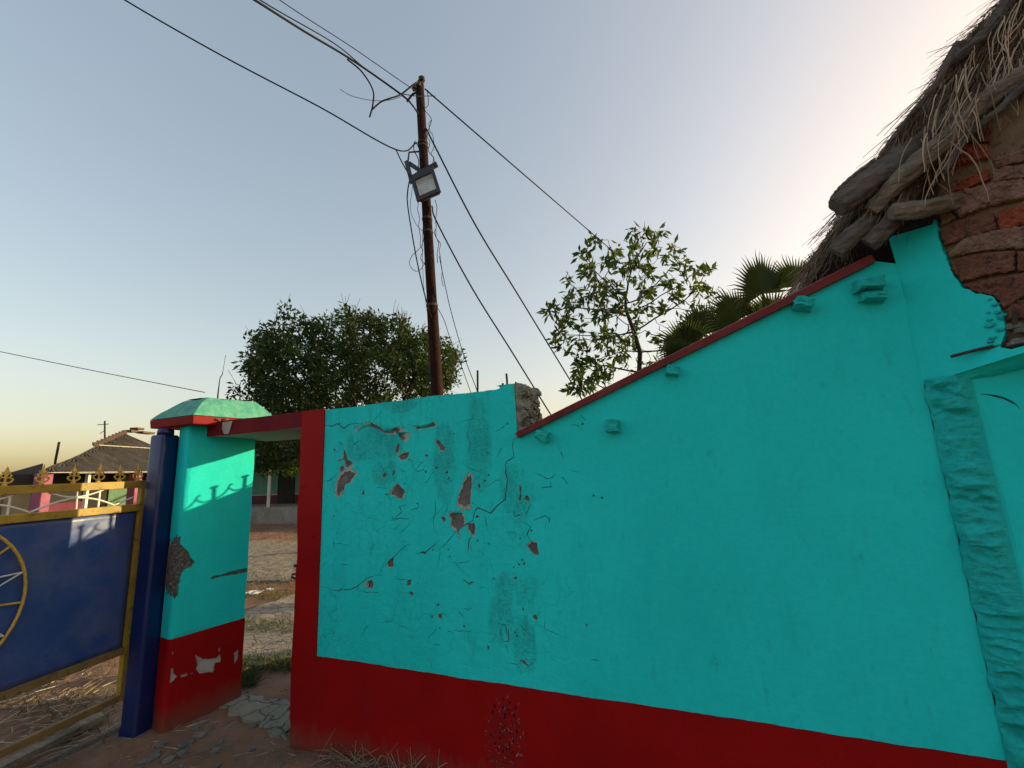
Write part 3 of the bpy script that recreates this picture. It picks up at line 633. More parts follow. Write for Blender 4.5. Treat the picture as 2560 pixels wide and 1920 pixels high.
slit = [P2(*z2(p)) for p in [(1405,390),(1430,372),(1475,368),(1520,352),(1560,340),(1655,320),(1655,347),(1590,362),(1540,370),(1470,382),(1420,396)]]
def edge_u(v): return .012 + .006 * nz(v * 7, 2)
out_t = [(edge_u(z), z) for z in np.linspace(PD + .001, 2.03, 40)] + [(PL + .004 * nz(z * 5, 8), z) for z in np.linspace(2.03, PD + .001, 40)]
sheet(out_t, [rough_poly(chip, .004, .012, 2), rough_poly(slit, .002, .01, 3)], pil3, .02, .04, lambda u, v: .003 * fbm(u * 4, v * 4, 3) + (.012 * (1 - u / .05) ** 2 if u < .05 else 0)).build('shaft', M['teal'], pil)
# rounded front strip of the shaft
fm = MB(); NS, NZ = 12, 50; chz = [c[1] for c in chip]; z0c, z1c = min(chz) + .02, max(chz) - .03
def strip(zlo, zhi, mb, off=0.0):
    vs = []
    zs = np.linspace(zlo, zhi, 120)
    for z in zs:
        for i in range(NS + 1):
            t_ = i / NS; ang = min(1, t_ * 3) * math.pi / 2; r = .035
            u = edge_u(z) * 0 + .012 + r * 0 + (r * (1 - math.sin(ang)) - r) * 1.0 + .035 * (1 - math.sin(ang)) * 0
            tt = r * (1 - math.cos(ang)) + max(0, t_ - 1 / 3) * .15
            q = pa + pd * (.020 - r * math.sin(ang) * .75 - off) - pn * (.0035 + tt - off)
            vs.append((q[0] + .003 * nz(z * 6, i), q[1] + .003 * nz(z * 5, i, 4), z))
    def gone(j, i):
        if zlo < PD: return False
        z = zs[j]; w__ = 1 - .25 * i / NS; c_ = (z0c + z1c) / 2; h_ = (z1c - z0c) / 2 * w__
        return abs(z - c_ + .05 * nz(i * .5, 3)) < h_ + .02 * nz(i * .9, z * 20)
    mb.add(vs, [(j * (NS + 1) + i, j * (NS + 1) + i + 1, (j + 1) * (NS + 1) + i + 1, (j + 1) * (NS + 1) + i) for j in range(len(zs) - 1) for i in range(NS) if not gone(j, i)])
strip(PD + .001, 2.03, fm); fm.build('front', M['teal'], pil, smooth=True)
red_h = [[(1115,1010),(1160,985),(1165,1030),(1190,1045),(1150,1085),(1110,1100)], [(1305,900),(1360,930),(1440,925),(1480,890),(1480,950),(1440,960),(1430,1010),(1380,1020),(1340,1030),(1310,1000),(1320,960)], [(1205,1040),(1250,1020),(1260,1040),(1210,1060)], [(1563,890),(1600,860),(1592,930),(1570,970)], [(1462,855),(1480,850),(1475,880),(1462,875)], [(1130,890),(1160,880),(1165,890),(1140,910)], [(1270,1030),(1300,1010),(1295,1030)], [(1095,1100),(1100,1100),(1100,1190),(1095,1190)], [(1400,1020),(1440,990),(1430,1020)]]
red_h = [rough_poly([P2(*z2(p)) for p in h], .003, .008, i) for i, h in enumerate(red_h)]
out_r = [(edge_u(z), z) for z in np.linspace(-.15, PD, 24)] + [(PL + .004 + .012 * max(0, 1 - z / .3) * nz(z * 9, 1), z) for z in np.linspace(PD, -.15, 24)]
sheet(out_r, red_h, lambda u, v, d: pil3(u, v, d - .003), .010, .04, lambda u, v: .003 * fbm(u * 4, v * 4, 13) + (.012 * (1 - u / .05) ** 2 if u < .05 else 0)).build('red_foot', M['red'], pil)
uc = MB(); vs = [];
for z in (-.15, PD - .004):
    for u in (.02, PL - .002): q = pa + pd * u - pn * .0095; vs.append((q[0], q[1], z))
uc.add(vs, [(0, 1, 3, 2)]); uc.build('undercoat', M['core_pale'], pil)
fr = MB(); strip(-.15, PD, fr, .003); fr.build('foot_front', M['red'], pil, smooth=True)
bk = MB(); vs = []
for z in (-.2, 2.03):
    for u, t_ in ((PL, .004), (PL + .001, w_ + .02), (.02, w_ + .02)): q = pq(u, t_); vs.append((q[0], q[1], z))
bk.add(vs, [(0, 1, 4, 3), (1, 2, 5, 4)]); bk.build('back', M['teal'], pil)
for i in range(60):                                           # pebbles bared where the corner broke off
    z = random.uniform(z0c - .01, z1c + .01); u = random.uniform(-.01, .13) * (1 - abs((z - z0c) / (z1c - z0c) - .55)); q = pa + pd * u - pn * (.024 if u > .01 else .03 + .05 * random.random())
    MB().add(*lump((q[0], q[1], z), random.uniform(.008, .02), i + 11, (1, 1, .8), 1)).build('pebble', M['gravel_core'] if i % 3 else M['stone'], pil)
# cap: red slab edge and a pointed top
x0, x1, y0, y1 = -3.76, -3.285, 2.135, 2.79; zs0, zs1 = 2.012, 2.075
cs = MB(); ring = lambda i_, z: [(x0 + i_, y0 + i_, z), (x1 - i_ * .6, y0 + i_, z), (x1 - i_ * .6 + .07, y1 - i_, z), (x0 + i_, y1 - i_, z)]
def capv(i_, z, j=.0): return [(x + random.uniform(-j, j), y + random.uniform(-j, j), zz + random.uniform(-j, j)) for x, y, zz in ring(i_, z)]
cs.add(capv(0, zs0) + capv(-.006, zs1), [(3, 2, 1, 0), (4, 5, 6, 7), (0, 1, 5, 4), (1, 2, 6, 5), (2, 3, 7, 6), (3, 0, 4, 7)])
cap = cs.build('cap_slab', M['red_trim'], pil, bevel=.006)
cb = MB(); zz = zs1 + .003; NN = 14; vs = []
A = ring(-.004, zz); B = ring(.155, zz + .155)
for side in range(4):
    a0, a1, b0, b1 = [np.array(q) for q in (A[side], A[(side + 1) % 4], B[side], B[(side + 1) % 4])]
    g = []
    for j in range(8):
        for i in range(NN + 1):
            s = i / NN; t_ = j / 7; p = (a0 * (1 - s) + a1 * s) * (1 - t_) + (b0 * (1 - s) + b1 * s) * t_
            g.append(p + np.array([0, 0, .010 * fbm(p[0] * 9, p[1] * 9, p[2] * 9) + .012 * math.sin(math.pi * t_)]) * (0 if j == 0 else 1))
    cb.add(g, [(j * (NN + 1) + i, j * (NN + 1) + i + 1, (j + 1) * (NN + 1) + i + 1, (j + 1) * (NN + 1) + i) for j in range(7) for i in range(NN)])
g = []
for j in range(6):
    for i in range(6):
        p = (np.array(B[0]) * (1 - i / 5) + np.array(B[1]) * i / 5) * (1 - j / 5) + (np.array(B[3]) * (1 - i / 5) + np.array(B[2]) * i / 5) * j / 5
        g.append(p + np.array([0, 0, .004 + .010 * nz(p[0] * 12, p[1] * 12)]))
cb.add(g, [(j * 6 + i, j * 6 + i + 1, (j + 1) * 6 + i + 1, (j + 1) * 6 + i) for j in range(5) for i in range(5)])
cb.build('cap_top', M['cap_green'], pil)
chp = MB()
for i in range(5): chp.add(*lump((-3.275 + .012 * i, 2.30 + .055 * i, 2.055 + .008 * nz(i * 2.2, 1)), .035, i + 4, (1, 1, .5), 1))
chp.build('broken_edge', M['tile'], cap)

# ================================================================== the blue gate post
post = thing('gate_post', (-3.607, 2.16, 0), 'navy blue square steel gate post in front of the turquoise pillar', 'post')
pm = MB(); ct = on_y(420, 1500, 2.07); cb_ = np.array([-3.607, 2.155])
def rsq(h, r, z, n=5, rot=.14):
    out = []
    for qx, qy, a0 in ((1, 1, 0), (-1, 1, 90), (-1, -1, 180), (1, -1, 270)):
        for k_ in range(n + 1):
            a_ = math.radians(a0 + 90 * k_ / n); x, y = qx * (h - r) + r * math.cos(a_), qy * (h - r) + r * math.sin(a_)
            out.append((cb_[0] + x * math.cos(rot) - y * math.sin(rot), cb_[1] + x * math.sin(rot) + y * math.cos(rot), z))
    return out
zsq = [-.2, .02, .05, .5, 1.0, 1.5, 1.94, 1.952]; nq = 24; vs = []
for i_, z in enumerate(zsq): vs += rsq(.071 if z < .04 else .066 if i_ < 7 else .060, .024, z)
pm.add(vs, [(i_ * nq + k_, i_ * nq + (k_ + 1) % nq, (i_ + 1) * nq + (k_ + 1) % nq, (i_ + 1) * nq + k_) for i_ in range(7) for k_ in range(nq)] + [tuple(7 * nq + k_ for k_ in range(nq))])
pm.build('tube', M['blue'], post, smooth=True).data.polygons.foreach_set('use_smooth', [True] * 168 + [False])
MB().tube([(cb_[0], cb_[1], z) for z in (1.95, 1.985, 2.0)], [.052, .052, .046], 24).build('top_plug', M['blue'], post, smooth=True)
for z in (.35, 1.3):
    MB().tube([(cb_[0] - .09, cb_[1] + .015, z), (cb_[0] - .09, cb_[1] + .015, z + .1)], .014, 8).build('hinge', M['iron'], post)

# ================================================================== the gate
gd = np.array([.136, -.9907, 0]); gn = np.array([.9907, .136, 0]); G0 = np.array([-3.752, 2.125, 0])
ZV = np.array([0, 0, 1.0])
def gp(s, z, o=0.0): return G0 + gd * s + gn * o + ZV * z
def gs(x, y): p = on_plane(x, y, G0, gn); return (p - G0).dot(gd), p[2]
gate = thing('metal_gate', tuple(gp(1.0, 0)), 'navy sheet metal gate with mustard frame and gold spear finials', 'gate')
GW = 2.12
def gbar(name, s0, z0, s1, z1, wd, ht, m, parent=gate, o=0.0):
    return MB().bar(gp(s0, z0, o), gp(s1, z1, o), wd, ht, gn if abs(z1 - z0) > abs(s1 - s0) else ZV).build(name, m, parent, bevel=.003)
fr_ = []
for s in (.0, GW): gbar('stile', s, .17, s, 1.632, .045, .04, M['gold'])
gbar('rail', .0225, 1.603, GW - .0225, 1.603, .038, .05, M['gold'])
gbar('rail', .0225, 1.44, GW - .0225, 1.44, .038, .048, M['gold'])
gbar('rail', .0225, .49, GW - .0225, .49, .034, .045, M['gold_dull'])
gbar('rail', .0225, .195, GW - .0225, .195, .036, .042, M['gold_dull'])
pn_ = MB(); NA, NB = 44, 22; vs = []
for j in range(NB + 1):
    for i in range(NA + 1):
        s = .02 + (GW - .04) * i / NA; z = .505 + (1.425 - .505) * j / NB
        edge = min(1, min(i, NA - i) / 3, min(j, NB - j) / 3)
        vs.append(gp(s, z, -.006 + .014 * edge * fbm(s * 2.4, z * 2.4, 6)))
pn_.add(vs, [(j * (NA + 1) + i, j * (NA + 1) + i + 1, (j + 1) * (NA + 1) + i + 1, (j + 1) * (NA + 1) + i) for j in range(NB) for i in range(NA)])
po = pn_.build('sheet_panel', M['panel'], gate, smooth=True); sm = po.modifiers.new('thick', 'SOLIDIFY'); sm.thickness = .003; sm.offset = 0
# white arcs between the two upper rails
for kx in range(5):
    sa = .18 + .46 * kx - .46
    for nm, zz in (('arc', [(0, 1.468), (.06, 1.496), (.12, 1.518), (.19, 1.532), (.23, 1.535), (.27, 1.531), (.34, 1.515), (.40, 1.494), (.46, 1.468)]), ('arc', [(.08, 1.578), (.14, 1.556), (.2, 1.543), (.24, 1.541), (.30, 1.548), (.38, 1.576)])):
        pts = [gp(sa + q[0], q[1]) for q in zz if .02 < sa + q[0] < GW - .02]
        if len(pts) > 2: MB().tube(catmull(pts, 4), .006, 6).build(nm, M['white_iron'], gate, smooth=True)
    if 0.05 < sa + .225 < GW - .05:
        gbar('small_bar', sa + .225, 1.464, sa + .232, 1.578, .010, .006, M['white_iron'])
    if 0.05 < sa + .12 < GW - .05: gbar('small_bar', sa + .10, 1.464, sa + .10, 1.578, .012, .006, M['white_iron'])
# finials
def finial_mesh():
    mb = MB(); prof = [(.012, 0), (.016, .008), (.012, .016), (.006, .024), (.006, .05), (.010, .058), (.006, .066), (.013, .082), (.015, .092), (.010, .108), (.005, .125), (.001, .15)]
    n = 8; vs = [(r * math.cos(2 * math.pi * k / n), r * math.sin(2 * math.pi * k / n) * .7, z) for r, z in prof for k in range(n)]
    mb.add(vs, [(i * n + k, i * n + (k + 1) % n, (i + 1) * n + (k + 1) % n, (i + 1) * n + k) for i in range(len(prof) - 1) for k in range(n)])
    for s in (-1, 1):
        mb.tube(catmull([(0, 0, .026), (s * .016, 0, .022), (s * .030, 0, .034), (s * .031, 0, .05), (s * .020, 0, .052)], 3), [.0055] * 12 + [.003], 5)
        mb.tube(catmull([(0, 0, .06), (s * .010, 0, .056), (s * .021, 0, .064), (s * .023, 0, .076), (s * .016, 0, .078)], 3), [.0048] * 12 + [.003], 5)
        mb.tube(catmull([(0, 0, .084), (s * .010, 0, .084), (s * .018, 0, .092), (s * .016, 0, .10)], 3), .0036, 5)
    return mb
fmesh = None; ss = [.045, .165, .30, .44, .605, .775] + [.775 + .15 * i for i in range(1, 9)]
for s in ss:
    if fmesh is None:
        fo = finial_mesh().build('finial', M['gold_bright'], None, smooth=True); fmesh = fo.data; fo.parent = gate
    else:
        fo = bpy.data.objects.new('finial', fmesh); link(fo, gate)
    p = gp(s, 1.627) - OFF[gate.name]; fo.location = tuple(p); fo.rotation_euler = (random.uniform(-.06, .06), random.uniform(-.06, .06), math.atan2(gd[1], gd[0])); fo.scale = (1, 1, random.uniform(.93, 1.05) * .86)
# wheel emblem on the sheet
SC, ZC, RC = 1.06, 1.02, .44
ringp = [gp(SC + RC * math.cos(a), ZC + RC * math.sin(a), .022) for a in np.linspace(0, 2 * math.pi, 49)]
emb = MB().tube(ringp, .0085, 8, cap=False).build('wheel_emblem', M['gold_bright'], gate, smooth=True)
for i in range(8):
    a = i * math.pi / 4 + .12
    MB().tube([gp(SC + .06 * math.cos(a), ZC + .06 * math.sin(a), .02), gp(SC + (RC - .01) * math.cos(a), ZC + (RC - .01) * math.sin(a), .02)], .006, 6).build('spoke', M['gold_bright'], emb)
for i in range(8):
    a = i * math.pi / 4 + .12 + math.pi / 8
    for da in (-.22, .22): MB().tube([gp(SC + .16 * math.cos(a + da * 2), ZC + .16 * math.sin(a + da * 2), .026), gp(SC + (RC - .012) * math.cos(a), ZC + (RC - .012) * math.sin(a), .026)], .004, 5).build('star_ray', M['white_iron'], emb)
MB().tube([gp(SC, ZC, .005), gp(SC, ZC, .035)], .065, 20).build('hub', M['gold_bright'], emb)

# ================================================================== planks on the ground under the gate
def plank(name, q0, q1, wd, ht, label, m, z=.035):
    a = on_z(*q0, z); b = on_z(*q1, z); a[2] = z; b[2] = z; d = (b - a) / np.linalg.norm(b - a); a = a - d * .5
    sd = np.cross(d, ZV); mb = MB(); n = 12; vs = []
    for i in range(n + 1):
        p = a + (b - a) * i / n + sd * .006 * nz(i * .6, wd * 30)
        for k_, (u, v) in enumerate(((-1, -1), (1, -1), (1, 1), (-1, 1))): vs.append(p + sd * wd / 2 * u * (1 + .12 * nz(i * .9, k_)) + ZV * ht / 2 * v * (1 + .2 * nz(i, k_ + 9)))
    mb.add(vs, [(i * 4 + k_, i * 4 + (k_ + 1) % 4, (i + 1) * 4 + (k_ + 1) % 4, (i + 1) * 4 + k_) for i in range(n) for k_ in range(4)] + [(3, 2, 1, 0), (n * 4, n * 4 + 1, n * 4 + 2, n * 4 + 3)])
    o = mb.build(name, m, local=(a + b) / 2, bevel=.004); tag(o, label, 'plank'); return o
plank('wooden_plank', (30, 1905), (262, 1788), .075, .04, 'weathered grey plank lying under the gate beside the soil', M['log_pale'])
plank('wooden_plank', (95, 1915), (300, 1822), .03, .03, 'thin dark batten lying on the soil below the plank', M['log'], .03)

# ================================================================== thatched hut
hut = thing('thatched_hut', (1.3, 3.0, 0), 'brick and mud hut with log rafters and shaggy thatch beside the wall', 'hut')
C0 = np.array([XR, WY])
def oblique(ang): a = math.radians(ang); return np.array([math.cos(a), -math.sin(a)]), np.array([math.sin(a), math.cos(a)])
ud, un = oblique(40)                                          # upper gable face: direction along it and normal pointing away from the viewer
def O2(x, y): p = on_plane(x, y, (*C0, 0), (*un, 0)); return ((p[:2] - C0).dot(ud), p[2])
def o3(u, v, d): q = C0 + ud * u + un * d; return (q[0], q[1], v)
SHZ = lambda u: 1.862 + .20 * u                               # lower edge of the overhanging part
pts = [(2236, 600), (2246, 575), (2290, 556), (2338, 548), (2345, 585), (2352, 612), (2366, 648), (2384, 690), (2404, 716), (2440, 734), (2478, 740), (2490, 752), (2502, 775), (2509, 800), (2512, 835)]
up = [(-.004, SHZ(0))] + [(-.004, 2.40), (-.01, 2.52)] + open_rough([O2(*q) for q in pts[1:]], .003, .012, 8)
lowr = [O2(2514, 838), O2(2560, 838), O2(2640, 830)]
rgh = up + [O2(2512, 836), O2(2470, 868)] + [O2(2420, 890)] + [O2(2520, 884), (.62, 1.985)] + [(u, SHZ(u)) for u in np.linspace(.62, 0.02, 26)]
rgh = up + [O2(2506, 850), O2(2500, 868), O2(2530, 874), (.62, 2.0)] + [(u, SHZ(u)) for u in np.linspace(.62, 0.02, 26)]
sheet(rgh, [], o3, .035, .03, lambda u, v: .005 * fbm(u * 4, v * 4, 3) - .02 * math.exp(-((v - 1.89) / .05) ** 2) * min(1, u * 4)).build('plaster', M['teal'], hut)
bp = MB(); NZ_, NU_ = 40, 30; vs = []                          # mud wall behind the bricks
for j in range(NZ_ + 1):
    for i in range(NU_ + 1):
        u = -.01 + 1.55 * i / NU_; v0_ = 1.885 + .2 * max(u, 0); v = v0_ + (min(3.75, 2.62 + .74 * max(u, 0)) - v0_) * j / NZ_
        vs.append(o3(u, v, .034 + .008 * fbm(u * 8, v * 8, 1)))
bp.add(vs, [(j * (NU_ + 1) + i, j * (NU_ + 1) + i + 1, (j + 1) * (NU_ + 1) + i + 1, (j + 1) * (NU_ + 1) + i) for j in range(NZ_) for i in range(NU_)])
bw_ = bp.build('mud_wall', M['mud'], hut)
BR = [([(2373,368),(2420,358),(2462,360),(2470,390),(2420,402),(2378,412)],'brick_red',.03), ([(2368,479),(2398,449),(2462,419),(2469,445),(2405,472)],'brick_red',.022),
 ([(2367,484),(2440,464),(2513,450),(2560,446),(2560,493),(2470,512),(2397,541),(2371,518)],'brick_brown',.034), ([(2347,575),(2391,549),(2477,530),(2487,571),(2420,590),(2357,612)],'brick_dark',.03),
 ([(2491,523),(2560,510),(2560,557),(2494,572)],'brick_red',.024), ([(2367,632),(2407,595),(2480,576),(2560,564),(2560,618),(2463,624),(2374,640)],'brick_brown',.032),
 ([(2374,652),(2450,632),(2532,624),(2535,675),(2470,685),(2402,704),(2376,672)],'brick_dark',.034), ([(2540,627),(2575,620),(2575,672),(2541,678)],'brick_dark',.024),
 ([(2404,712),(2480,694),(2575,680),(2575,734),(2507,770),(2482,738),(2438,730)],'brick_dark',.032), ([(2516,768),(2560,742),(2600,735),(2600,790),(2512,800)],'brick_dark',.026),
 ([(2478,385),(2530,372),(2590,362),(2590,396),(2530,404),(2482,416)],'brick_brown',.022), ([(2476,420),(2540,410),(2600,402),(2600,440),(2540,444),(2478,452)],'brick_brown',.026), ([(2410,318),(2470,300),(2478,330),(2470,352),(2412,352)],'brick_dark',.02),
 ([(2352,505),(2366,520),(2390,540),(2350,560),(2344,530)],'mud',.02)]
def prism_on(poly, th, seed, name, m, parent, o3=o3, base=.036):
    rg = random.Random(seed); P = rough_poly(poly, .002, .02, seed); n = len(P); c = np.mean(np.array(P), 0)
    front = [o3(*(c + (np.array(p) - c) * .93), base - th + rg.uniform(-.003, .003)) for p in P]; mid = [o3(*p, base - th * .7) for p in P]; back = [o3(*p, base + .01) for p in P]
    mb = MB(); mb.add(front + mid + back + [o3(*c, base - th - .003)], [(3 * n, (i + 1) % n, i) for i in range(n)] + [(i, (i + 1) % n, (i + 1) % n + n, i + n) for i in range(n)] + [(i + n, (i + 1) % n + n, (i + 1) % n + 2 * n, i + 2 * n) for i in range(n)])
    return mb.build(name, M[m], parent)
for i, (q, m, th) in enumerate(BR): roughen(prism_on([O2(*p) for p in q], th, i, 'brick', m, bw_), .014, .018)
uo = O2(2590, 500)[0]; 
for row in range(20):                                         # the courses go on beyond the frame
    z = 1.99 + row * .083; u = uo + .03 + .11 * (row % 2)
    while u < 1.5:
        L = random.uniform(.2, .25)
        if z + .08 > 2.55 + .74 * u: u += L; continue
        prism_on([(u, z + .02 * u), (u + L, z + .02 * (u + L)), (u + L, z + .07 + .02 * (u + L)), (u, z + .07 + .02 * u)], random.uniform(.015, .03), row * 9 + int(u * 7), 'brick', random.choice(['brick_red', 'brick_brown', 'brick_dark']), bw_); u += L + .014
# rubble in the hole where the plaster has fallen, and the bar sticking out
for i in range(16):
    q = O2(2520 + random.uniform(0, 130), 815 + random.uniform(-8, 45)); c = o3(*q, .012 + random.uniform(-.01, .012))
    MB().add(*lump(c, random.uniform(.014, .03), i + 31, (1.3, 1, .7), 1)).build('stone', M['stone'] if i % 3 else M['stub_rubble'], bw_)
for i in range(14):
    q = O2(random.uniform(2470, 2512), random.uniform(745, 880)); MB().add(*lump(o3(*q, .0), random.uniform(.008, .018), i + 71, (1.3, .8, .7), 1)).build('plaster_crumb', M['teal_rough'], hut)
a = np.array(o3(*O2(2388, 894), -.045)); b = np.array(o3(*O2(2512, 858), .01))
MB().tube([a, (a + b) / 2 + [0, 0, .002], b], .0062, 8).build('iron_bar', M['iron'], hut)
a = np.array(o3(*O2(2541, 775), -.02)); b = np.array(o3(*O2(2541, 812), -.015)); MB().tube([a, b], .008, 6).build('iron_bar', M['iron'], hut)
# ledge: underside of the overhang
ld, ln = oblique(24); 
def l3(u, v, d): q = C0 + ld * u + ln * d; return (q[0], q[1], v)
un_ = MB(); vs = []; NL = 30
for i in range(NL + 1):
    u = .62 * i / NL; fr3 = np.array(o3(u, SHZ(u), .003)); bk3 = np.array(l3(u * .98, SHZ(u) - .035 - .02 * u, .03))
    for j in range(7): t_ = j / 6; vs.append(fr3 * (1 - t_) + bk3 * t_ + np.array([0, 0, .006 * fbm(u * 12, t_ * 3, 4) * (j > 0) - .012 * math.sin(math.pi * t_)]))
un_.add(vs, [(i * 7 + j, i * 7 + j + 1, (i + 1) * 7 + j + 1, (i + 1) * 7 + j) for i in range(NL) for j in range(6)]); un_.build('ledge_underside', M['teal'], hut)
# lower wall: rough strip at the corner, smoother face beyond
RU = .137
lw = MB(); NU_, NZ_ = 40, 340; vs = []
for j in range(NZ_ + 1):
    z = -.2 + 2.08 * j / NZ_
    for i in range(NU_ + 1):
        u = RU * i / NU_; s = i / NU_
        n1 = fbm(u * 11 + 3, z * 7, 2); n2 = abs(nz(u * 9, z * 24, 5)); n3 = nz(u * 30, z * 55, 1)
        ridge = -.018 * n1 - .020 * (1 - n2 * 2.2) * (.35 + .65 * (nz(3, z * 4) > -.1)) - .006 * n3 - .012
        wz = z + .5 * u + .05 * nz(u * 6, z * 4, 8)
        cr_ = max(0.0, 1 - abs(nz(2.0, wz * 7, 3.3)) * 9)              # creases where the coat has slumped
        lay = .016 * nz(1.5, wz * 5, 2) + .020 * cr_
        env = min(1, s * 5) if s < .5 else min(1, (1 - s) * 3.5)
        vs.append(l3(u + .010 * nz(z * 18, 2) * (1 - s), z, (ridge + lay) * env - .006))
lw.add(vs, [(j * (NU_ + 1) + i, j * (NU_ + 1) + i + 1, (j + 1) * (NU_ + 1) + i + 1, (j + 1) * (NU_ + 1) + i) for j in range(NZ_) for i in range(NU_)])
lw.build('rough_corner', M['teal_rough'], hut)
fd, fn = oblique(14); F0 = C0 + ld * (RU - .003) 
def f3(u, v, d): q = F0 + fd * u + fn * d; return (q[0], q[1], v)
def F2(x, y): p = on_plane(x, y, (*F0, 0), (*fn, 0)); return ((p[:2] - F0).dot(fd), p[2])
lc = [crack_poly([F2(*q) for q in ((2450, 985), (2490, 990), (2530, 1005), (2548, 1022))], .007, 5), crack_poly([F2(*q) for q in ((2462, 1360), (2500, 1380), (2530, 1420), (2556, 1452))], .006, 6)]
sheet([(0, .5), (0, 1.87), (.7, 1.97), (.7, .5)], [h for h in lc if min(p[0] for p in h) > .004], f3, .02, .04, lambda u, v: .006 * fbm(u * 4, v * 4, 9)).build('lower_plaster', M['teal'], hut)
sheet([(0, -.2), (0, .498), (.7, .498), (.7, -.2)], [], lambda u, v, d: f3(u, v, d - .006), .03, .05, lambda u, v: .005 * fbm(u * 4, v * 4, 7)).build('red_base', M['red'], hut)
hb = MB(); A_, B_ = f3(0, 0, .021)[:2], f3(.72, 0, .021)[:2]
A0_ = l3(-.05, 0, .045)[:2]; A_ = l3(RU + .01, 0, .045)[:2]
prismv = [(*A0_, -.3), (*A_, -.3), (*B_, -.3), (B_[0] + .9, B_[1] - .1, -.3), (B_[0] + .9, 4.1, -.3), (XR + .02, 4.1, -.3), (XR + .02, WY + .23, -.3)]
hb.add(prismv + [(x, y, 1.90) for x, y, z in prismv], [tuple(range(6, -1, -1)), tuple(range(7, 14))] + [(i, (i + 1) % 7, (i + 1) % 7 + 7, i + 7) for i in range(7)])
hb.build('masonry', M['mud'], hut)
# rafters and wall plate
def log(pts, rads, m, parent=hut, jit=.26, n=20):
    P = catmull([on_y(x, y, Y) for x, y, Y in pts], 14); R0 = np.interp(np.linspace(0, 1, len(P)), np.linspace(0, 1, len(rads)), rads)
    ks = [np.linalg.norm(p - EYE) for p in P]; rr = [r * (p - EYE).dot(ROT[:, :] @ np.array([0, 0, 1.0])) / FPX for r, p in zip(R0, P)]
    rr[0] *= .72; P.insert(1, P[0] + (P[1] - P[0]) * .12); rr.insert(1, rr[1] if False else rr[0] / .72 * .97); 
    return roughen(MB().tube(P, [q * .93 for q in rr], n, jit=jit).build('log', M[m], parent, smooth=True), .02, .010, 1)
log([(2093, 518, 2.14), (2190, 440, 2.15), (2275, 376, 2.16), (2400, 285, 2.18), (2560, 165, 2.2), (2700, 40, 2.2)], [29, 32, 29, 24, 24, 24], 'log')
log([(2178, 528, 2.17), (2230, 470, 2.13), (2290, 415, 2.10), (2370, 350, 2.08), (2450, 262, 2.06), (2560, 190, 2.04), (2700, 100, 2.04)], [18, 23, 24, 27, 26, 24, 24], 'log_pale')
log([(2090, 632, 2.22), (2128, 592, 2.2), (2168, 556, 2.2), (2240, 490, 2.25)], [21, 22, 20, 18], 'log')
log([(2170, 612, 2.2), (2205, 580, 2.18), (2232, 545, 2.17), (2262, 478, 2.18), (2290, 440, 2.2)], [22, 22, 20, 18, 16], 'log')
log([(2228, 533, 2.10), (2290, 524, 2.11), (2352, 512, 2.14), (2420, 498, 2.2)], [21, 23, 21, 18], 'log_pale')
log([(2378, 152, 2.12), (2440, 106, 2.13), (2490, 48, 2.14), (2525, -8, 2.15), (2580, -90, 2.15)], [11, 13, 13, 13, 13], 'log')
log([(2396, 106, 2.05), (2375, 140, 2.06), (2350, 192, 2.08), (2318, 238, 2.1), (2285, 285, 2.12)], [8, 8.5, 8, 6, 4], 'log', jit=.1)
log([(2086, 482, 2.12), (2120, 450, 2.12), (2170, 412, 2.12), (2190, 395, 2.12)], [3, 5, 5, 3], 'log', jit=.1)
log([(2345, 205, 2.1), (2300, 262, 2.11), (2250, 320, 2.12), (2195, 395, 2.12)], [6, 7, 6, 4], 'log', jit=.1)
log([(2360, 430, 2.06), (2420, 340, 2.05), (2480, 290, 2.03), (2560, 215, 2.02), (2640, 150, 2.0)], [8, 10, 10, 11, 11], 'log', jit=.1)
# thatch: a dark mass and its strands
vp = [(1962, 748), (2010, 700), (2045, 652), (2075, 600), (2110, 530), (2190, 430), (2240, 350), (2300, 272), (2345, 205), (2385, 158), (2445, 98), (2520, 8), (2600, -80), (2760, -260)]
vx = [on_y(x, y, 2.36) for x, y in vp]; th = MB(); ys = [2.20, 2.36, 2.7, 3.2, 3.7, 4.2]; vs = []
thk = [.22, .32, .38, .40, .30, .2, .19, .18, .17, .17, .17, .18, .2, .2]
nP = len(vx)
for yi, y in enumerate(ys):
    for i, p in enumerate(vx):
        t_ = (vx[min(i + 1, nP - 1)] - vx[max(i - 1, 0)]); t_ = t_ / np.linalg.norm(t_); nn = np.array([-t_[2], 0, t_[0]]); j = .02 * nz(i * 1.3, y * 3)
        yy = max(y, 2.44) if i < 4 and y < 2.5 else y
        if y > 2.5 and i < 2: pass
        vs.append(np.array([p[0], yy, p[2]]) + nn * (-.03 + j)); 
    for i, p in enumerate(vx):
        t_ = (vx[min(i + 1, nP - 1)] - vx[max(i - 1, 0)]); t_ = t_ / np.linalg.norm(t_); nn = np.array([-t_[2], 0, t_[0]])
        yy = max(y, 2.44) if i < 4 and y < 2.5 else y
        vs.append(np.array([p[0], yy, p[2]]) - nn * thk[i])
q2 = 2 * nP
fs = []
for yi in range(len(ys) - 1):
    for k_ in range(2):
        for i in range(nP - 1): b0 = yi * q2 + k_ * nP + i; fs.append((b0, b0 + 1, b0 + q2 + 1, b0 + q2))
    b0 = yi * q2; fs.append((b0, b0 + nP, b0 + q2 + nP, b0 + q2)); b0 += nP - 1; fs.append((b0, b0 + q2, b0 + q2 + nP, b0 + nP))
for yi in (0, len(ys) - 1):
    for i in range(nP - 1): b0 = yi * q2 + i; fs.append((b0, b0 + nP, b0 + nP + 1, b0 + 1))
th.add(vs, fs); th.build('thatch_mass', M['thatch_dark'], hut)
